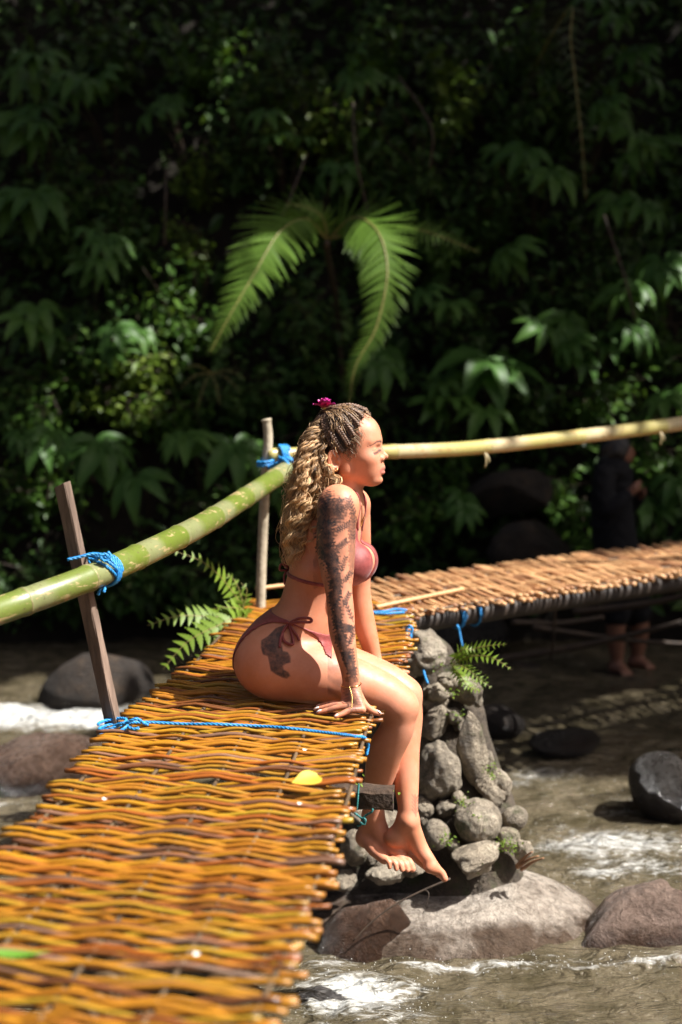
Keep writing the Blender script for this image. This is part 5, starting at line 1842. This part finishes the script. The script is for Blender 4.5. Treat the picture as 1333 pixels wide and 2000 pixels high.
def palmate(px, py, n, size, spread, label, Yo=None, group=None, seed=0):
    r = np.random.RandomState(seed + int(px * 7 + py))
    z = P(px, py, 8.6)[2]; x = P(px, py, 8.6)[0]
    Y_ = Yo or (slope_y(x, z) - 0.75 - r.uniform(0, 0.35))
    c = P(px, py, Y_)
    base = V(c[0] + r.normal(0, .1), slope_y(c[0], c[2] - 0.5) + 0.1, max(WZ, c[2] - 0.55))
    root = empty('palmate_plant', base)
    tag(root, label, 'plant', group)
    for i in range(n):
        p = P(px + r.uniform(-1, 1) * spread, py + r.uniform(-1, 1) * spread * 0.8, Y_ + r.uniform(-0.2, 0.2))
        o = bpy.data.objects.new('leaf', PALMS[r.randint(4)])
        o.location = Vector(p - base)
        yaw = R(-90) + r.uniform(-0.9, 0.9)
        o.rotation_euler = (r.normal(0, 0.25), R(28) + r.normal(0, 0.25), yaw)
        s = size * r.uniform(0.8, 1.15)
        o.scale = (s, s, s)
        link(o, root)
        m = MB()
        q = p + V(-0.4 * s * math.cos(yaw), -0.4 * s * math.sin(yaw), -0.25 * s)
        m.add(*tube_np(spline([V(0, 0, 0), (q - base) * 0.5 + V(0, 0, 0.12), q - base], 8), [0.012, .011, .010, .009, .008, .007, .006, .006], 5))
        m.build('stem', STEM, root)
    return root


PAL = [(40, 100, 3, .30, 50, 'dim palmate plant at the top left corner'), (62, 235, 4, .32, 50, 'dim palmate plant at the left edge, second from the top'), (35, 365, 3, .38, 40, 'big leaved dim palmate plant at the left edge beside the dark hollow'),
       (175, 165, 3, .26, 40, 'palmate plant near the top left, right of the dark edge'), (160, 480, 4, .24, 50, 'small leaved palmate plant left of the large ferns'), (185, 862, 2, .33, 16, 'bright palmate plant above the leaning post'),
       (268, 925, 1, .30, 4, 'single hanging leaf above the green rail'), (468, 872, 2, .36, 22, 'palmate plant with long leaves beside the pale post'), (395, 850, 2, .26, 40, 'small palmate plant between the two bright ones above the green rail'),
       (1205, 28, 4, .27, 45, 'palmate plant at the top right corner'), (1262, 130, 4, .27, 45, 'palmate plant at the right edge near the top'), (1195, 195, 3, .25, 40, 'palmate plant right of the dark hanging frond'),
       (1255, 275, 3, .32, 25, 'broad palmate plant at the right edge under the upper ones'), (1068, 322, 4, .30, 40, 'palmate plant left of the tip of the dark frond'), (1000, 290, 2, .26, 20, 'small palmate plant up and right of the ferns'),
       (1000, 480, 2, .30, 14, 'palmate plant right of the fern crown'), (1235, 400, 3, .30, 30, 'dim palmate plant right of the dark hollow'), (1305, 520, 3, .30, 25, 'dim palmate plant at the right edge, middle height'),
       (1080, 640, 4, .24, 40, 'palmate plant with short leaves in the right thicket'), (1205, 655, 3, .24, 35, 'palmate plant with two bright leaves in the right thicket'), (968, 715, 3, .40, 28, 'largest palmate plant, right of the long fern tip'),
       (1140, 700, 2, .24, 14, 'small bright palmate plant above the pale rail'), (880, 760, 4, .26, 40, 'palmate plant up and right of her face'), (945, 800, 1, .30, 4, 'hanging palmate leaf just above the pale rail'),
       (1310, 760, 3, .26, 25, 'palmate plant above the right end of the pale rail'), (1228, 565, 3, .24, 30, 'thin palmate plant at mid right'), (640, 350, 3, .22, 40, 'bluish palmate plant above the fern crown'),
       (560, 240, 3, .20, 50, 'small palmate plant high up left of centre'), (335, 195, 3, .20, 40, 'small palmate plant below the bright sprig at top left'), (725, 120, 3, .22, 50, 'small palmate plant at the top centre'),
       (1235, 965, 2, .26, 20, 'palmate plant beside the person in black'), (245, 665, 3, .22, 40, 'small palmate plant left of the long left frond'), (50, 615, 3, .26, 35, 'dim palmate plant at the left edge, middle height'),
       (760, 700, 3, .26, 30, 'dim palmate plant behind the long fern tip'), (860, 585, 3, .24, 30, 'dim palmate plant right of the long fern'), (540, 950, 3, .26, 40, 'palmate plant behind the rope knot'), (80, 830, 3, .22, 40, 'small palmate plant left of the bright one'),
       (1300, 960, 3, .24, 35, 'palmate plant at the right edge under the pale rail'), (880, 960, 3, .2, 40, 'small palmate plant right of her shoulder')]
for i, a in enumerate(PAL):
    palmate(*a, seed=i, group='palmate plants on the far bank')


# --- leafy shrubs
def shrub(px, py, rx, rz, n, size, mat, label, seed, Yo=None, group='shrubs on the far bank'):
    r = np.random.RandomState(seed)
    x, _, z = P(px, py, 8.8)
    Y_ = Yo or (slope_y(x, z) - 0.45 - r.uniform(0, 0.3))
    c = P(px, py, Y_)
    k = Y_ / FPX
    base = V(c[0], slope_y(c[0], c[2] - rz * k) + 0.1, c[2] - rz * k * 1.1)
    root = empty('leafy_shrub', base)
    tag(root, label, 'shrub', group)
    m = MB()
    tips = []
    nb = max(6, n // 22)
    for i in range(nb):
        a = r.normal(0, 1, 3); a /= np.linalg.norm(a)
        a *= r.uniform(0.45, 1.0)
        t = c + a * V(rx * k, 0.35, rz * k)
        tips.append(t)
        mid = (base + t) / 2 + V(r.normal(0, .06), -0.1, 0.08 + abs(r.normal(0, .05)))
        m.add(*tube_np(spline([base - base, mid - base, t - base], 10), np.linspace(0.009, 0.003, 10), 5))
    m.build('stem', STEM, root)
    tips = np.array(tips)
    w = r.randint(0, nb, n)
    along = r.rand(n)[:, None] ** 0.6
    pos = base * (1 - along) + tips[w] * along
    pos = c * 0.35 * (1 - along) + pos * (1 - 0.35 * (1 - along)) + r.normal(0, 1, (n, 3)) * V(rx, 0, rz) * k * 0.16 + r.normal(0, 1, (n, 3)) * V(0, .09, 0)
    d = rand_dirs(r, n, 0.0) + (pos - c) * 0.8 + V(0, -0.35, -0.1)
    up = np.tile(V(0, -0.45, 1.0), (n, 1)) + r.normal(0, 0.35, (n, 3))
    ln = size * r.uniform(0.6, 1.35, n)
    fm = MB()
    v, qd, tr, at = leaf_cloud(pos - base, d, up, ln, ln * r.uniform(0.38, 0.6, n), np.clip(r.normal(0.45, 0.26, n), 0, 1))
    fm.add(v, qd, tr, attr=at)
    o = fm.build('foliage', mat, root, smooth=False)
    o['kind'] = 'stuff'
    return root


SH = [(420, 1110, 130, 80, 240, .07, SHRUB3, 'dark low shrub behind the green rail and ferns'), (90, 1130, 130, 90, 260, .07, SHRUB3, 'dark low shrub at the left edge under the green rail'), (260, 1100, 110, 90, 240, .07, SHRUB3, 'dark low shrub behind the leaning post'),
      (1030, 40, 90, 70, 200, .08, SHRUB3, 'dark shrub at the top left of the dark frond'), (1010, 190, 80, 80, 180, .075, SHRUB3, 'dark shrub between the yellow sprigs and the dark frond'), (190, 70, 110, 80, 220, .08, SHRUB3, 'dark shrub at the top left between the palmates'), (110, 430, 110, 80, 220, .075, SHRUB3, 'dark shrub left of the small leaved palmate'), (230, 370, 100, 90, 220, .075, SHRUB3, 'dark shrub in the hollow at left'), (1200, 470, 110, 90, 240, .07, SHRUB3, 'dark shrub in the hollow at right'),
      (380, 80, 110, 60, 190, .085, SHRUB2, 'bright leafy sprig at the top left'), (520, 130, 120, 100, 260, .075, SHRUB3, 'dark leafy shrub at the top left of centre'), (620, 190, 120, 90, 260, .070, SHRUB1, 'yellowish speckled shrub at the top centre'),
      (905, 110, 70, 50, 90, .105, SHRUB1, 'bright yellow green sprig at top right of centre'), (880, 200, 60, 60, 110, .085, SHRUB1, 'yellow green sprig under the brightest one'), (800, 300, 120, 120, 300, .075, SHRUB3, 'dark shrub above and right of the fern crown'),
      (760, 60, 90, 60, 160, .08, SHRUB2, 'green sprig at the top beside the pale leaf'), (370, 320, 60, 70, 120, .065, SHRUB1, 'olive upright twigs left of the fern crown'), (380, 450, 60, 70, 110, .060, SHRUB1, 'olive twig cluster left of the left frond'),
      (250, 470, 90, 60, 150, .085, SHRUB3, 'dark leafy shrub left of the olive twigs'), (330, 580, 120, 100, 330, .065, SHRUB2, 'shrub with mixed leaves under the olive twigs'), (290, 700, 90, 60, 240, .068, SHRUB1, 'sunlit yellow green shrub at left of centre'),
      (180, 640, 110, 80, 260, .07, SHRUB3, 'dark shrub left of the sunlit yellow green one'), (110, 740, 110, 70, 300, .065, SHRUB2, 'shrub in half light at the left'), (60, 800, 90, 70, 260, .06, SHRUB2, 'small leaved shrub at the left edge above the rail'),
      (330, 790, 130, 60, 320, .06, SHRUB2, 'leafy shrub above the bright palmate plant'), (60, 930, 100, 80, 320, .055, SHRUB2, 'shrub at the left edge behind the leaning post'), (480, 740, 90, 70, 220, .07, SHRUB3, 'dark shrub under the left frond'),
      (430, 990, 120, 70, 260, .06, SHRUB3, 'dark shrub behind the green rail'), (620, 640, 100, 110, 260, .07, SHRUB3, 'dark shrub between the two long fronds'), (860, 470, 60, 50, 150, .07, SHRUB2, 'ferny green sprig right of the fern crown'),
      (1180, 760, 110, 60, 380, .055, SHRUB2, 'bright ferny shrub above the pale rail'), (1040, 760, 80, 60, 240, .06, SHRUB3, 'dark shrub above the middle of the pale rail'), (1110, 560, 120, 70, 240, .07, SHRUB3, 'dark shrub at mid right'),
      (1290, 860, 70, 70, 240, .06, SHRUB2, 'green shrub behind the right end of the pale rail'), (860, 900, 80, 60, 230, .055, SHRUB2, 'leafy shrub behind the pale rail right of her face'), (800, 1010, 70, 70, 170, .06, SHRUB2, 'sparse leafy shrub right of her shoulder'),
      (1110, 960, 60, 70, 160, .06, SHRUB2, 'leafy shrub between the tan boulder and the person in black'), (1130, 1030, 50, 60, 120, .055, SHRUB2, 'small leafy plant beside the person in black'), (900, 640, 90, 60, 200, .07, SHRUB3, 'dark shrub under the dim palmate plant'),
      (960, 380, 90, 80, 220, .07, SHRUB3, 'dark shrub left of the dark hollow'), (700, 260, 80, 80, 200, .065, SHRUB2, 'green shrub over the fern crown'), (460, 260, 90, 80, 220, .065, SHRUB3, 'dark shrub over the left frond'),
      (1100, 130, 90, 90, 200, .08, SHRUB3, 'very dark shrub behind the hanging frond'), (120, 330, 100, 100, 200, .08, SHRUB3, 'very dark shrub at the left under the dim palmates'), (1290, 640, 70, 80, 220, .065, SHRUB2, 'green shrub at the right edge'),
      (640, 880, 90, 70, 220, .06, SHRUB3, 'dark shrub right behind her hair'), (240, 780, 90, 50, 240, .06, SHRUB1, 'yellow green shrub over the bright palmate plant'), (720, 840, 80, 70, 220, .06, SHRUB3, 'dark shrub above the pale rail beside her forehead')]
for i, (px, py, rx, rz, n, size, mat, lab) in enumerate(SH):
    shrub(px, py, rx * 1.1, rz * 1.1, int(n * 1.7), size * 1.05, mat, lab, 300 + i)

# --- undergrowth covering the slope
r = np.random.RandomState(9)
n = 26000
x = r.uniform(-4.5, 4.5, n); z = WZ + r.uniform(0.2, 7.5, n)
y = np.array([slope_y(a, b) for a, b in zip(x, z)]) - r.uniform(-0.05, 0.35, n)
keep = np.sin(x * 2.1 + 1.0) + np.sin(z * 2.7 + x) + r.normal(0, 0.7, n) > -1.1
pos = np.stack([x, y, z], 1)[keep]
n = len(pos)
ln = r.uniform(0.05, 0.15, n)
v, qd, tr, at = leaf_cloud(pos, rand_dirs(r, n, -0.1) + V(0, -0.4, -0.2), np.tile(V(0, -0.6, 1.0), (n, 1)) + r.normal(0, 0.4, (n, 3)), ln, ln * 0.5, np.clip(r.normal(0.35, 0.25, n), 0, 1))
m = MB(); m.add(v, qd, tr, attr=at)
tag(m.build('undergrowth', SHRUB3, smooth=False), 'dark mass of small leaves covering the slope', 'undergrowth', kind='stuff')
# hanging vines
for i, (px, py, px2, py2) in enumerate(((325, 330, 322, 480), (690, 200, 720, 420), (600, 300, 470, 520), (1180, 420, 1240, 620), (780, 150, 840, 330))):
    a, b_ = P(px, py, 8.9), P(px2, py2, 8.8)
    m = MB(); m.add(*tube_np(spline([a, (a + b_) / 2 + V(gr.normal(0, .06), -.1, gr.normal(0, .05)), b_], 20) - a, 0.008, 6))
    tag(m.build('vine', STEM, loc=a), ('thin bare vine upright among the olive twigs', 'bare vine slanting above the fern crown', 'bare vine slanting down behind the left frond', 'bare vine slanting in the right thicket', 'bare vine hanging at the top centre')[i], 'vine')


# --- ferns
def pinna_mesh(name, mat, lobes=7, w=0.11, curve=0.18):
    rows, at = [], []
    for k in range(lobes * 2 + 1):
        t = k / (lobes * 2)
        ww = w * (1 - t ** 1.6) * (1.0 if k % 2 else 0.72) + 0.004
        c = V(t, curve * t * t, -0.10 * t * t)
        rows += [c + V(0, ww, 0.0), c + V(0, 0, -0.012), c + V(0, -ww, 0.0)]
        at += [0.5, 0.75, 0.5]
    f = []
    for k in range(lobes * 2):
        a = k * 3
        f += [[a, a + 1, a + 4, a + 3], [a + 1, a + 2, a + 5, a + 4]]
    m = MB(); m.add(rows, f, attr=np.array(at))
    return m.mesh(name, mat)


PIN = {k: pinna_mesh('pinna', m_, lb, w_, cv) for k, m_, lb, w_, cv in (('big', FERN, 8, 0.072, 0.16), ('dark', FERND, 6, 0.05, 0.2), ('near', FERNB, 5, 0.23, 0.10), ('small', FERN, 5, 0.12, 0.1))}


def frond(root, ctrl, n, lmax, kind, up, prof=(0.75, 1.0, 0.8, 0.12), sweep=0.35, droop=0.3, seed=0, r0=0.006, jit=0.08):
    """rachis along ctrl; pinnae in two rows"""
    rs = np.random.RandomState(seed)
    c = spline(ctrl, 60)
    L = np.concatenate([[0], np.cumsum(np.linalg.norm(np.diff(c, axis=0), axis=1))]); L /= L[-1]
    m = MB()
    base = c[0].copy()
    m.add(*tube_np(c - base, np.linspace(r0, r0 * 0.25, 60), 6))
    fo = m.build('frond', RACH, root, loc=Vector(base) - root.location)
    up = np.array(up, float)
    for i in range(n):
        u = 0.06 + 0.93 * (i + 0.5) / n
        p = np.array([np.interp(u, L, c[:, k]) for k in range(3)])
        p2 = np.array([np.interp(min(1, u + .02), L, c[:, k]) for k in range(3)]); p1 = np.array([np.interp(max(0, u - .02), L, c[:, k]) for k in range(3)])
        t = (p2 - p1) / np.linalg.norm(p2 - p1)
        s = np.cross(t, up); s /= np.linalg.norm(s)
        nrm = np.cross(s, t)
        ln = lmax * np.interp(u, [0, 0.25, 0.6, 1.0], prof)
        for sg in (-1, 1):
            d = s * sg + t * (sweep + rs.normal(0, jit)) + V(0, 0, -droop) * rs.uniform(0.6, 1.3) + nrm * rs.normal(0.0, jit)
            d /= np.linalg.norm(d)
            zz = nrm - d * nrm.dot(d); zz /= np.linalg.norm(zz)
            yy = np.cross(zz, d)
            if yy.dot(t) < 0:
                yy = -yy; zz = np.cross(d, yy)
            l_ = ln * rs.uniform(0.9, 1.08)
            M = Matrix([[d[k] * l_, yy[k] * l_, zz[k] * l_, (p - base)[k]] for k in range(3)] + [[0, 0, 0, 1]])
            o = bpy.data.objects.new('pinna', PIN[kind])
            link(o, fo)
            o.matrix_local = M
    return fo


fb = P(640, 470, 8.15)
ft_base = V(fb[0] + 0.1, slope_y(fb[0], fb[2] - 1.1) + 0.1, fb[2] - 1.1)
fern = empty('fern_plant', ft_base)
tag(fern, 'large fern with two long bright fronds hanging above her head', 'fern')
m = MB()
m.add(*tube_np(spline([V(0, 0, 0), V(-.05, -.4, .75), fb - ft_base + V(0, .1, -.06), fb - ft_base], 24), np.linspace(0.022, 0.016, 24), 8))
m.build('stem', STEM, fern)
UPF = V(0.0, -0.80, 0.60)
frond(fern, [P(640, 470, 8.15), P(600, 428, 8.0), P(548, 452, 7.8), P(500, 530, 7.62), P(450, 615, 7.5), P(410, 690, 7.45)], 56, 0.30, 'big', UPF, (0.72, 1.0, 0.62, 0.10), 0.45, 0.10, 1)
frond(fern, [P(640, 470, 8.15), P(690, 425, 8.0), P(738, 452, 7.8), P(757, 530, 7.65), P(735, 640, 7.55), P(695, 715, 7.5), P(682, 792, 7.48)], 60, 0.26, 'big', UPF, (0.80, 1.0, 0.55, 0.10), 0.45, 0.14, 2)
frond(fern, [P(650, 465, 8.15), P(740, 440, 8.1), P(830, 452, 8.0), P(935, 492, 7.95)], 26, 0.13, 'small', UPF, (0.5, 1.0, 0.8, 0.15), 0.35, 0.1, 3)
frond(fern, [P(640, 465, 8.15), P(630, 425, 8.1), P(600, 405, 8.05), P(560, 398, 8.0)], 16, 0.11, 'small', UPF, (0.8, 1.0, 0.8, 0.15), 0.4, 0.1, 4)
dk = P(1110, 45, 9.0)
dfern = empty('fern_plant', V(dk[0], slope_y(dk[0], dk[2]) + 0.1, dk[2]))
tag(dfern, 'dull dark fern frond hanging at the upper right', 'fern')
frond(dfern, [V(dk[0], slope_y(dk[0], dk[2]) + 0.1, dk[2]), P(1108, 20, 9.1), P(1115, 80, 8.7), P(1128, 190, 8.55), P(1138, 290, 8.5), P(1145, 390, 8.5)], 48, 0.19, 'dark', UPF, (0.3, 0.9, 0.85, 0.15), 0.4, 0.2, 5)
palm_d = P(410, 735, 8.2)
sfern = empty('fern_plant', V(palm_d[0], slope_y(palm_d[0], palm_d[2] - .3), palm_d[2] - 0.3))
tag(sfern, 'dry brownish fern fan under the tip of the left frond', 'fern')
for i, (ex, ey) in enumerate(((350, 760), (385, 800), (430, 790), (470, 765), (480, 740), (360, 720))):
    frond(sfern, [P(412, 728, 8.3), P((412 + ex) / 2, (728 + ey) / 2 - 10, 8.2), P(ex, ey, 8.15)], 9, 0.055, 'dark', UPF, seed=20 + i, r0=0.004)
# fern at the left edge of the deck
nb_ = P(462, 1206, 5.15)
nf = empty('fern_plant', nb_ + V(-0.02, 0.05, -0.25))
tag(nf, 'bright young fern growing up beside the left edge of the deck', 'fern')
UPN = V(0.3, -0.75, 0.6)
for i, (ctrl, n_, l_) in enumerate((([(470, 1200, 5.2), (450, 1150, 5.18), (400, 1100, 5.1), (335, 1074, 5.05)], 15, .040), ([(468, 1205, 5.15), (420, 1205, 5.1), (350, 1203, 5.05), (288, 1222, 5.0)], 16, .050),
                                    ([(466, 1215, 5.12), (420, 1225, 5.05), (365, 1255, 5.0), (318, 1308, 4.95)], 14, .055), ([(474, 1205, 5.2), (470, 1160, 5.2), (455, 1130, 5.2), (436, 1122, 5.2)], 9, .035),
                                    ([(472, 1205, 5.2), (480, 1170, 5.2), (482, 1150, 5.2), (470, 1138, 5.2)], 8, .035), ([(462, 1215, 5.12), (440, 1225, 5.08), (410, 1260, 5.02), (380, 1290, 5.0)], 10, .045), ([(474, 1205, 5.2), (468, 1190, 5.15), (440, 1186, 5.1), (415, 1190, 5.1)], 8, .04))):
    c0 = nf.location
    frond(nf, [np.array(c0)] + [P(*c) for c in ctrl], int(n_ * 1.3), l_ * 1.45, 'near', UPN, (0.15, 0.9, 0.95, 0.25), 0.3, 0.15, 40 + i, 0.0028)
# fern growing from the pier
pf = empty('fern_plant', P(882, 1300, 4.78))
tag(pf, 'small bright fern sprouting from the stone pier', 'fern')
for i, ctrl in enumerate(([(884, 1296, 4.78), (915, 1272, 4.72), (950, 1262, 4.68), (990, 1258, 4.64)], [(886, 1298, 4.78), (920, 1282, 4.70), (960, 1284, 4.66), (1000, 1308, 4.62)], [(884, 1300, 4.78), (905, 1302, 4.70), (935, 1325, 4.66), (962, 1345, 4.64)],
                          [(882, 1300, 4.78), (900, 1320, 4.72), (915, 1340, 4.70), (940, 1352, 4.68)], [(880, 1298, 4.78), (890, 1282, 4.74), (905, 1268, 4.70), (930, 1270, 4.7)])):
    frond(pf, [P(*c) for c in ctrl], 12, 0.036, 'near', UPN, (0.4, 1.0, 0.85, 0.2), 0.35, 0.1, 60 + i, 0.0025)

# moss and tiny weeds on the pier
r = np.random.RandomState(31)
m = MB()
for px, py, Y_, n_ in ((905, 1565, 4.66, 40), (935, 1600, 4.58, 14), (985, 1648, 4.58, 46), (1000, 1655, 4.56, 40), (872, 1640, 4.56, 40), (960, 1508, 4.70, 40), (885, 1350, 4.76, 26), (930, 1690, 4.52, 40), (868, 1300, 4.76, 26), (940, 1330, 4.76, 40), (895, 1400, 4.76, 26), (918, 1580, 4.62, 30), (760, 1560, 3.66, 6), (700, 1528, 3.64, 8)):
    c = P(px, py, Y_)
    pos = c + r.normal(0, 0.014, (n_, 3))
    ln = r.uniform(0.004, 0.013, n_)
    v, qd, tr, at = leaf_cloud(pos, rand_dirs(r, n_, 0.2) + V(0, -.5, 0), np.tile(V(0, -0.4, 1.0), (n_, 1)) + r.normal(0, .3, (n_, 3)), ln, ln * 0.6, r.rand(n_))
    m.add(v, qd, tr, attr=at)
tag(m.build('moss', FERNB, smooth=False), 'tiny green weeds and moss in the pier joints', 'moss', kind='stuff')

# --- unseen trees added above the frame to shade the far bank and river
GAP = [((-0.15, 7.65, 1.2), (0.85, 0.50))]  # openings left in the added crowns so sun reaches chosen plants
for px, py, back, ra in ((290, 700, .6, .42), (890, 110, .6, .30), (880, 200, .6, .25), (1180, 757, .6, .40), (185, 862, .9, .40), (380, 80, .6, .35), (110, 740, .6, .30), (860, 900, .6, .28), (1140, 700, .9, .25), (60, 800, .6, .3),
                         (620, 190, .6, .30), (968, 715, .9, .30), (1205, 655, .9, .25), (330, 580, .6, .3), (1290, 860, .6, .3), (470, 870, .9, .3), (380, 450, .6, .25), (1110, 960, .6, .25), (60, 930, .6, .3), (1030, 960, .4, .15)):
    x_, _, z_ = P(px, py, 9.4)
    GAP.append(((x_, slope_y(x_, z_) - back, z_), (ra, ra)))
sv = np.array(SUN)


def overhang(name, label, base, top, crown, rad, n, seed, size=0.26):
    r = np.random.RandomState(seed)
    root = empty(name, base)
    tag(root, label, 'tree', 'unseen trees added to shade the far bank')
    base, top, crown = np.array(base), np.array(top), np.array(crown)
    m = MB()
    m.add(*tube_np(spline([V(0, 0, 0), (top - base) * .5 + V(.2, .1, .2), top - base], 20), np.linspace(0.26, 0.12, 20), 12))
    for i in range(14):
        a = r.normal(0, 1, 3); a /= np.linalg.norm(a)
        e = crown + a * np.array(rad) * r.uniform(.5, .95)
        st = top + (base - top) * r.uniform(0, .3)
        m.add(*tube_np(spline([st - base, (st + e) / 2 + V(0, 0, .3) - base, e - base], 12), np.linspace(0.08, 0.015, 12), 6))
    m.build('trunk', STEM, root)
    a = r.normal(0, 1, (n, 3)); a /= np.linalg.norm(a, axis=1, keepdims=True)
    pos = crown + a * np.array(rad) * (r.rand(n) ** 0.4)[:, None]
    for (gx, gy, gz), (ra, rb) in GAP:
        t = (pos[:, 2] - gz) / sv[2]
        hx, hy_ = pos[:, 0] - sv[0] * t, pos[:, 1] - sv[1] * t
        pos = pos[(((hx - gx) / ra) ** 2 + ((hy_ - gy) / rb) ** 2) > 1]
    # nothing over the sunlit bridge
    t = (pos[:, 2] - 0.3) / sv[2]
    hx, hy_ = pos[:, 0] - sv[0] * t, pos[:, 1] - sv[1] * t
    pos = pos[(hy_ > np.where(hx < -0.25, 7.9, 5.92 + 0.77 * np.maximum(hx, 0))) | ((hx > 1.7) & (hy_ > 6.2) & (hy_ < 4.88 + 0.77 * hx))]
    n = len(pos)
    ln = size * r.uniform(0.7, 1.5, n)
    v, qd, tr, at = leaf_cloud(pos - base, rand_dirs(r, n, 0), np.tile(V(0.3, 0, 1.0), (n, 1)) + r.normal(0, .5, (n, 3)), ln, ln * 0.62, r.rand(n))
    m = MB(); m.add(v, qd, tr, attr=at)
    m.build('crown', CANOPY, root, smooth=False)['kind'] = 'stuff'


overhang('shade_tree', 'unseen broad leafy tree added to shade the far bank, left of its twin', (-2.5, 15.5, 8.2), (-1.5, 12.0, 9.0), (1.2, 8.2, 7.2), (3.4, 3.2, 1.5), 5400, 1)
overhang('shade_tree', 'unseen broad leafy tree added to shade the far bank, right of its twin', (4.5, 15.5, 8.5), (4.5, 12.0, 9.6), (5.5, 8.2, 8.0), (3.6, 3.2, 1.7), 5800, 2)
overhang('shade_tree', 'unseen leafy tree added to shade the river beyond the right edge', (9.0, 11.0, 4.0), (7.4, 10.0, 6.5), (7.7, 8.0, 6.6), (2.6, 2.8, 2.2), 4000, 3)
overhang('shade_tree', 'small unseen leafy tree added to shade the river on the right', (9.6, 7.4, 0.4), (8.2, 6.0, 5.6), (7.1, 5.4, 7.0), (1.9, 1.5, 1.5), 3200, 4)

# ---------------------------------------------------------------- small things
def flat_leaf(name, label, cat, c, d, nrm, L, w, mat, curl=0.15):
    d = np.array(d, float); d /= np.linalg.norm(d)
    nrm = np.array(nrm, float); nrm = nrm - d * nrm.dot(d); nrm /= np.linalg.norm(nrm)
    s = np.cross(nrm, d)
    rows = []
    for t in np.linspace(0, 1, 9):
        ww = w * math.sin(math.pi * (0.04 + 0.96 * t) ** 0.62) ** 1.15 + .0006
        for q in (-1, -.5, 0, .5, 1):
            rows.append(d * (t - .5) * L + s * q * ww * .5 + nrm * (curl * L * (t - .5) ** 2 * 2 + abs(q) * ww * .15))
    f = [[k * 5 + j, k * 5 + j + 1, k * 5 + j + 6, k * 5 + j + 5] for k in range(8) for j in range(4)]
    m = MB(); m.add(rows, f)
    o = m.build(name, mat, loc=c)
    return tag(o, label, cat)


YEL = simple_mat('yellow_fallen_leaf', (0.40, 0.29, 0.025), (0.52, 0.40, 0.05), 40, 0.5, 0.2, 0.002)
GRN = simple_mat('green_fallen_leaf', (0.06, 0.15, 0.010), (0.10, 0.21, 0.016), 40, 0.45, 0.2, 0.002)
flat_leaf('fallen_leaf', 'yellow leaf lying on the woven deck', 'leaf', deck_pt(596, 1527, 0.016), (-0.9, -0.7, 0.0), (-.1, -.45, 1), 0.075, 0.055, YEL)
flat_leaf('fallen_leaf', 'long green leaf on the deck at the bottom left corner', 'leaf', deck_pt(40, 1866, 0.016), (1, .12, 0.0), (0, -.2, 1), 0.10, 0.022, GRN)
WHITE = simple_mat('white_petal', (0.70, 0.66, 0.60), (0.8, 0.77, 0.72), 40, 0.5, 0.1, 0.002)
for i, (x, y, l_, lab) in enumerate(((205, 1561, .010, 'white petal on the deck near its left edge'), (586, 1570, .010, 'white petal on the deck below the yellow leaf'), (385, 1864, .011, 'white petal on the deck in the blurred foreground'), (596, 1465, .010, 'pale bark scrap on the deck below the rope'))):
    flat_leaf('fallen_petal', lab, 'petal', deck_pt(x, y, 0.013), (1, .4, 0), (0, -.3, 1), l_, l_ * .8, WHITE, .3)
# dry twig on the broad boulder
m = MB()
tw = spline([P(880, 1716, 4.36), P(820, 1742, 4.34), P(770, 1768, 4.32), P(725, 1802, 4.30), P(690, 1838, 4.28)], 30)
m.add(*tube_np(tw - tw[0], np.linspace(.004, .0022, 30), 6))
m.add(*tube_np(spline([tw[6], P(838, 1748, 4.33), P(826, 1786, 4.32)], 10) - tw[0], np.linspace(.0026, .001, 10), 5))
tag(m.build('twig', STEM, loc=tw[0]), 'dry dark twig lying across the broad boulder', 'twig')
DRY = simple_mat('dry_orange_bark', (0.16, 0.07, 0.03), (0.34, 0.17, 0.08), 30, 0.7, 0.4, 0.004)
m = MB()
for a, b_ in (((1012, 1694), (1052, 1672)), ((1020, 1698), (1062, 1676)), ((1012, 1690), (1040, 1664))):
    p = spline([P(*a, 4.56), (P(*a, 4.56) + P(*b_, 4.5)) / 2 + V(0, 0, .006), P(*b_, 4.5)], 10)
    m.add(*tube_np(p, np.linspace(.011, .004, 10), 7, squash=.6))
tag(m.build('bark_scrap', DRY), 'splintered orange bark sticking out at the foot of the pier', 'bark')
for i, (px, py, Y_, lab) in enumerate(((948, 893, 5.96, 'pale shoot hanging under the pale rail, nearer her face'), (1290, 852, 6.62, 'pale shoot hanging under the right end of the pale rail'))):
    m = MB(); p0 = P(px, py - 8, Y_)
    m.add(*tube_np(spline([V(0, 0, 0), V(.004, -.01, -.03), V(.0, -.012, -.06)], 8), np.linspace(.006, .002, 8), 6))
    m.add(*tube_np(spline([V(0, 0, 0), V(.014, -.01, -.02), V(.016, -.012, -.04)], 8), np.linspace(.005, .002, 8), 6))
    tag(m.build('bamboo_shoot', YB, loc=p0), lab, 'shoot')
# driftwood in the shade under the far deck
for i, (a, b_, r_0, lab) in enumerate((((960, 1290, 7.9), (1333, 1215, 7.6), .020, 'long dark driftwood pole under the far deck'), ((1040, 1225, 7.8), (1420, 1262, 7.8), .016, 'thin dark driftwood pole crossing the long one'), ((1120, 1195, 8.0), (1400, 1150, 7.7), .022, 'dark driftwood pole close under the far deck'),
                                      ((1085, 1185, 7.4), (1078, 1290, 7.5), .010, 'thin upright stick under the far deck'), ((1000, 1215, 8.0), (1180, 1205, 8.2), .018, 'short dark driftwood piece under the far deck'))):
    p = spline([P(*a), (P(*a) + P(*b_)) / 2 + V(0, 0, -.02), P(*b_)], 20)
    m = MB(); m.add(*tube_np(p - p[0], np.linspace(r_0, r_0 * .7, 20) * (1 + .08 * np.sin(np.arange(20) * 1.7)), 8))
    tag(m.build('driftwood', STEM, loc=p[0]), lab, 'driftwood')
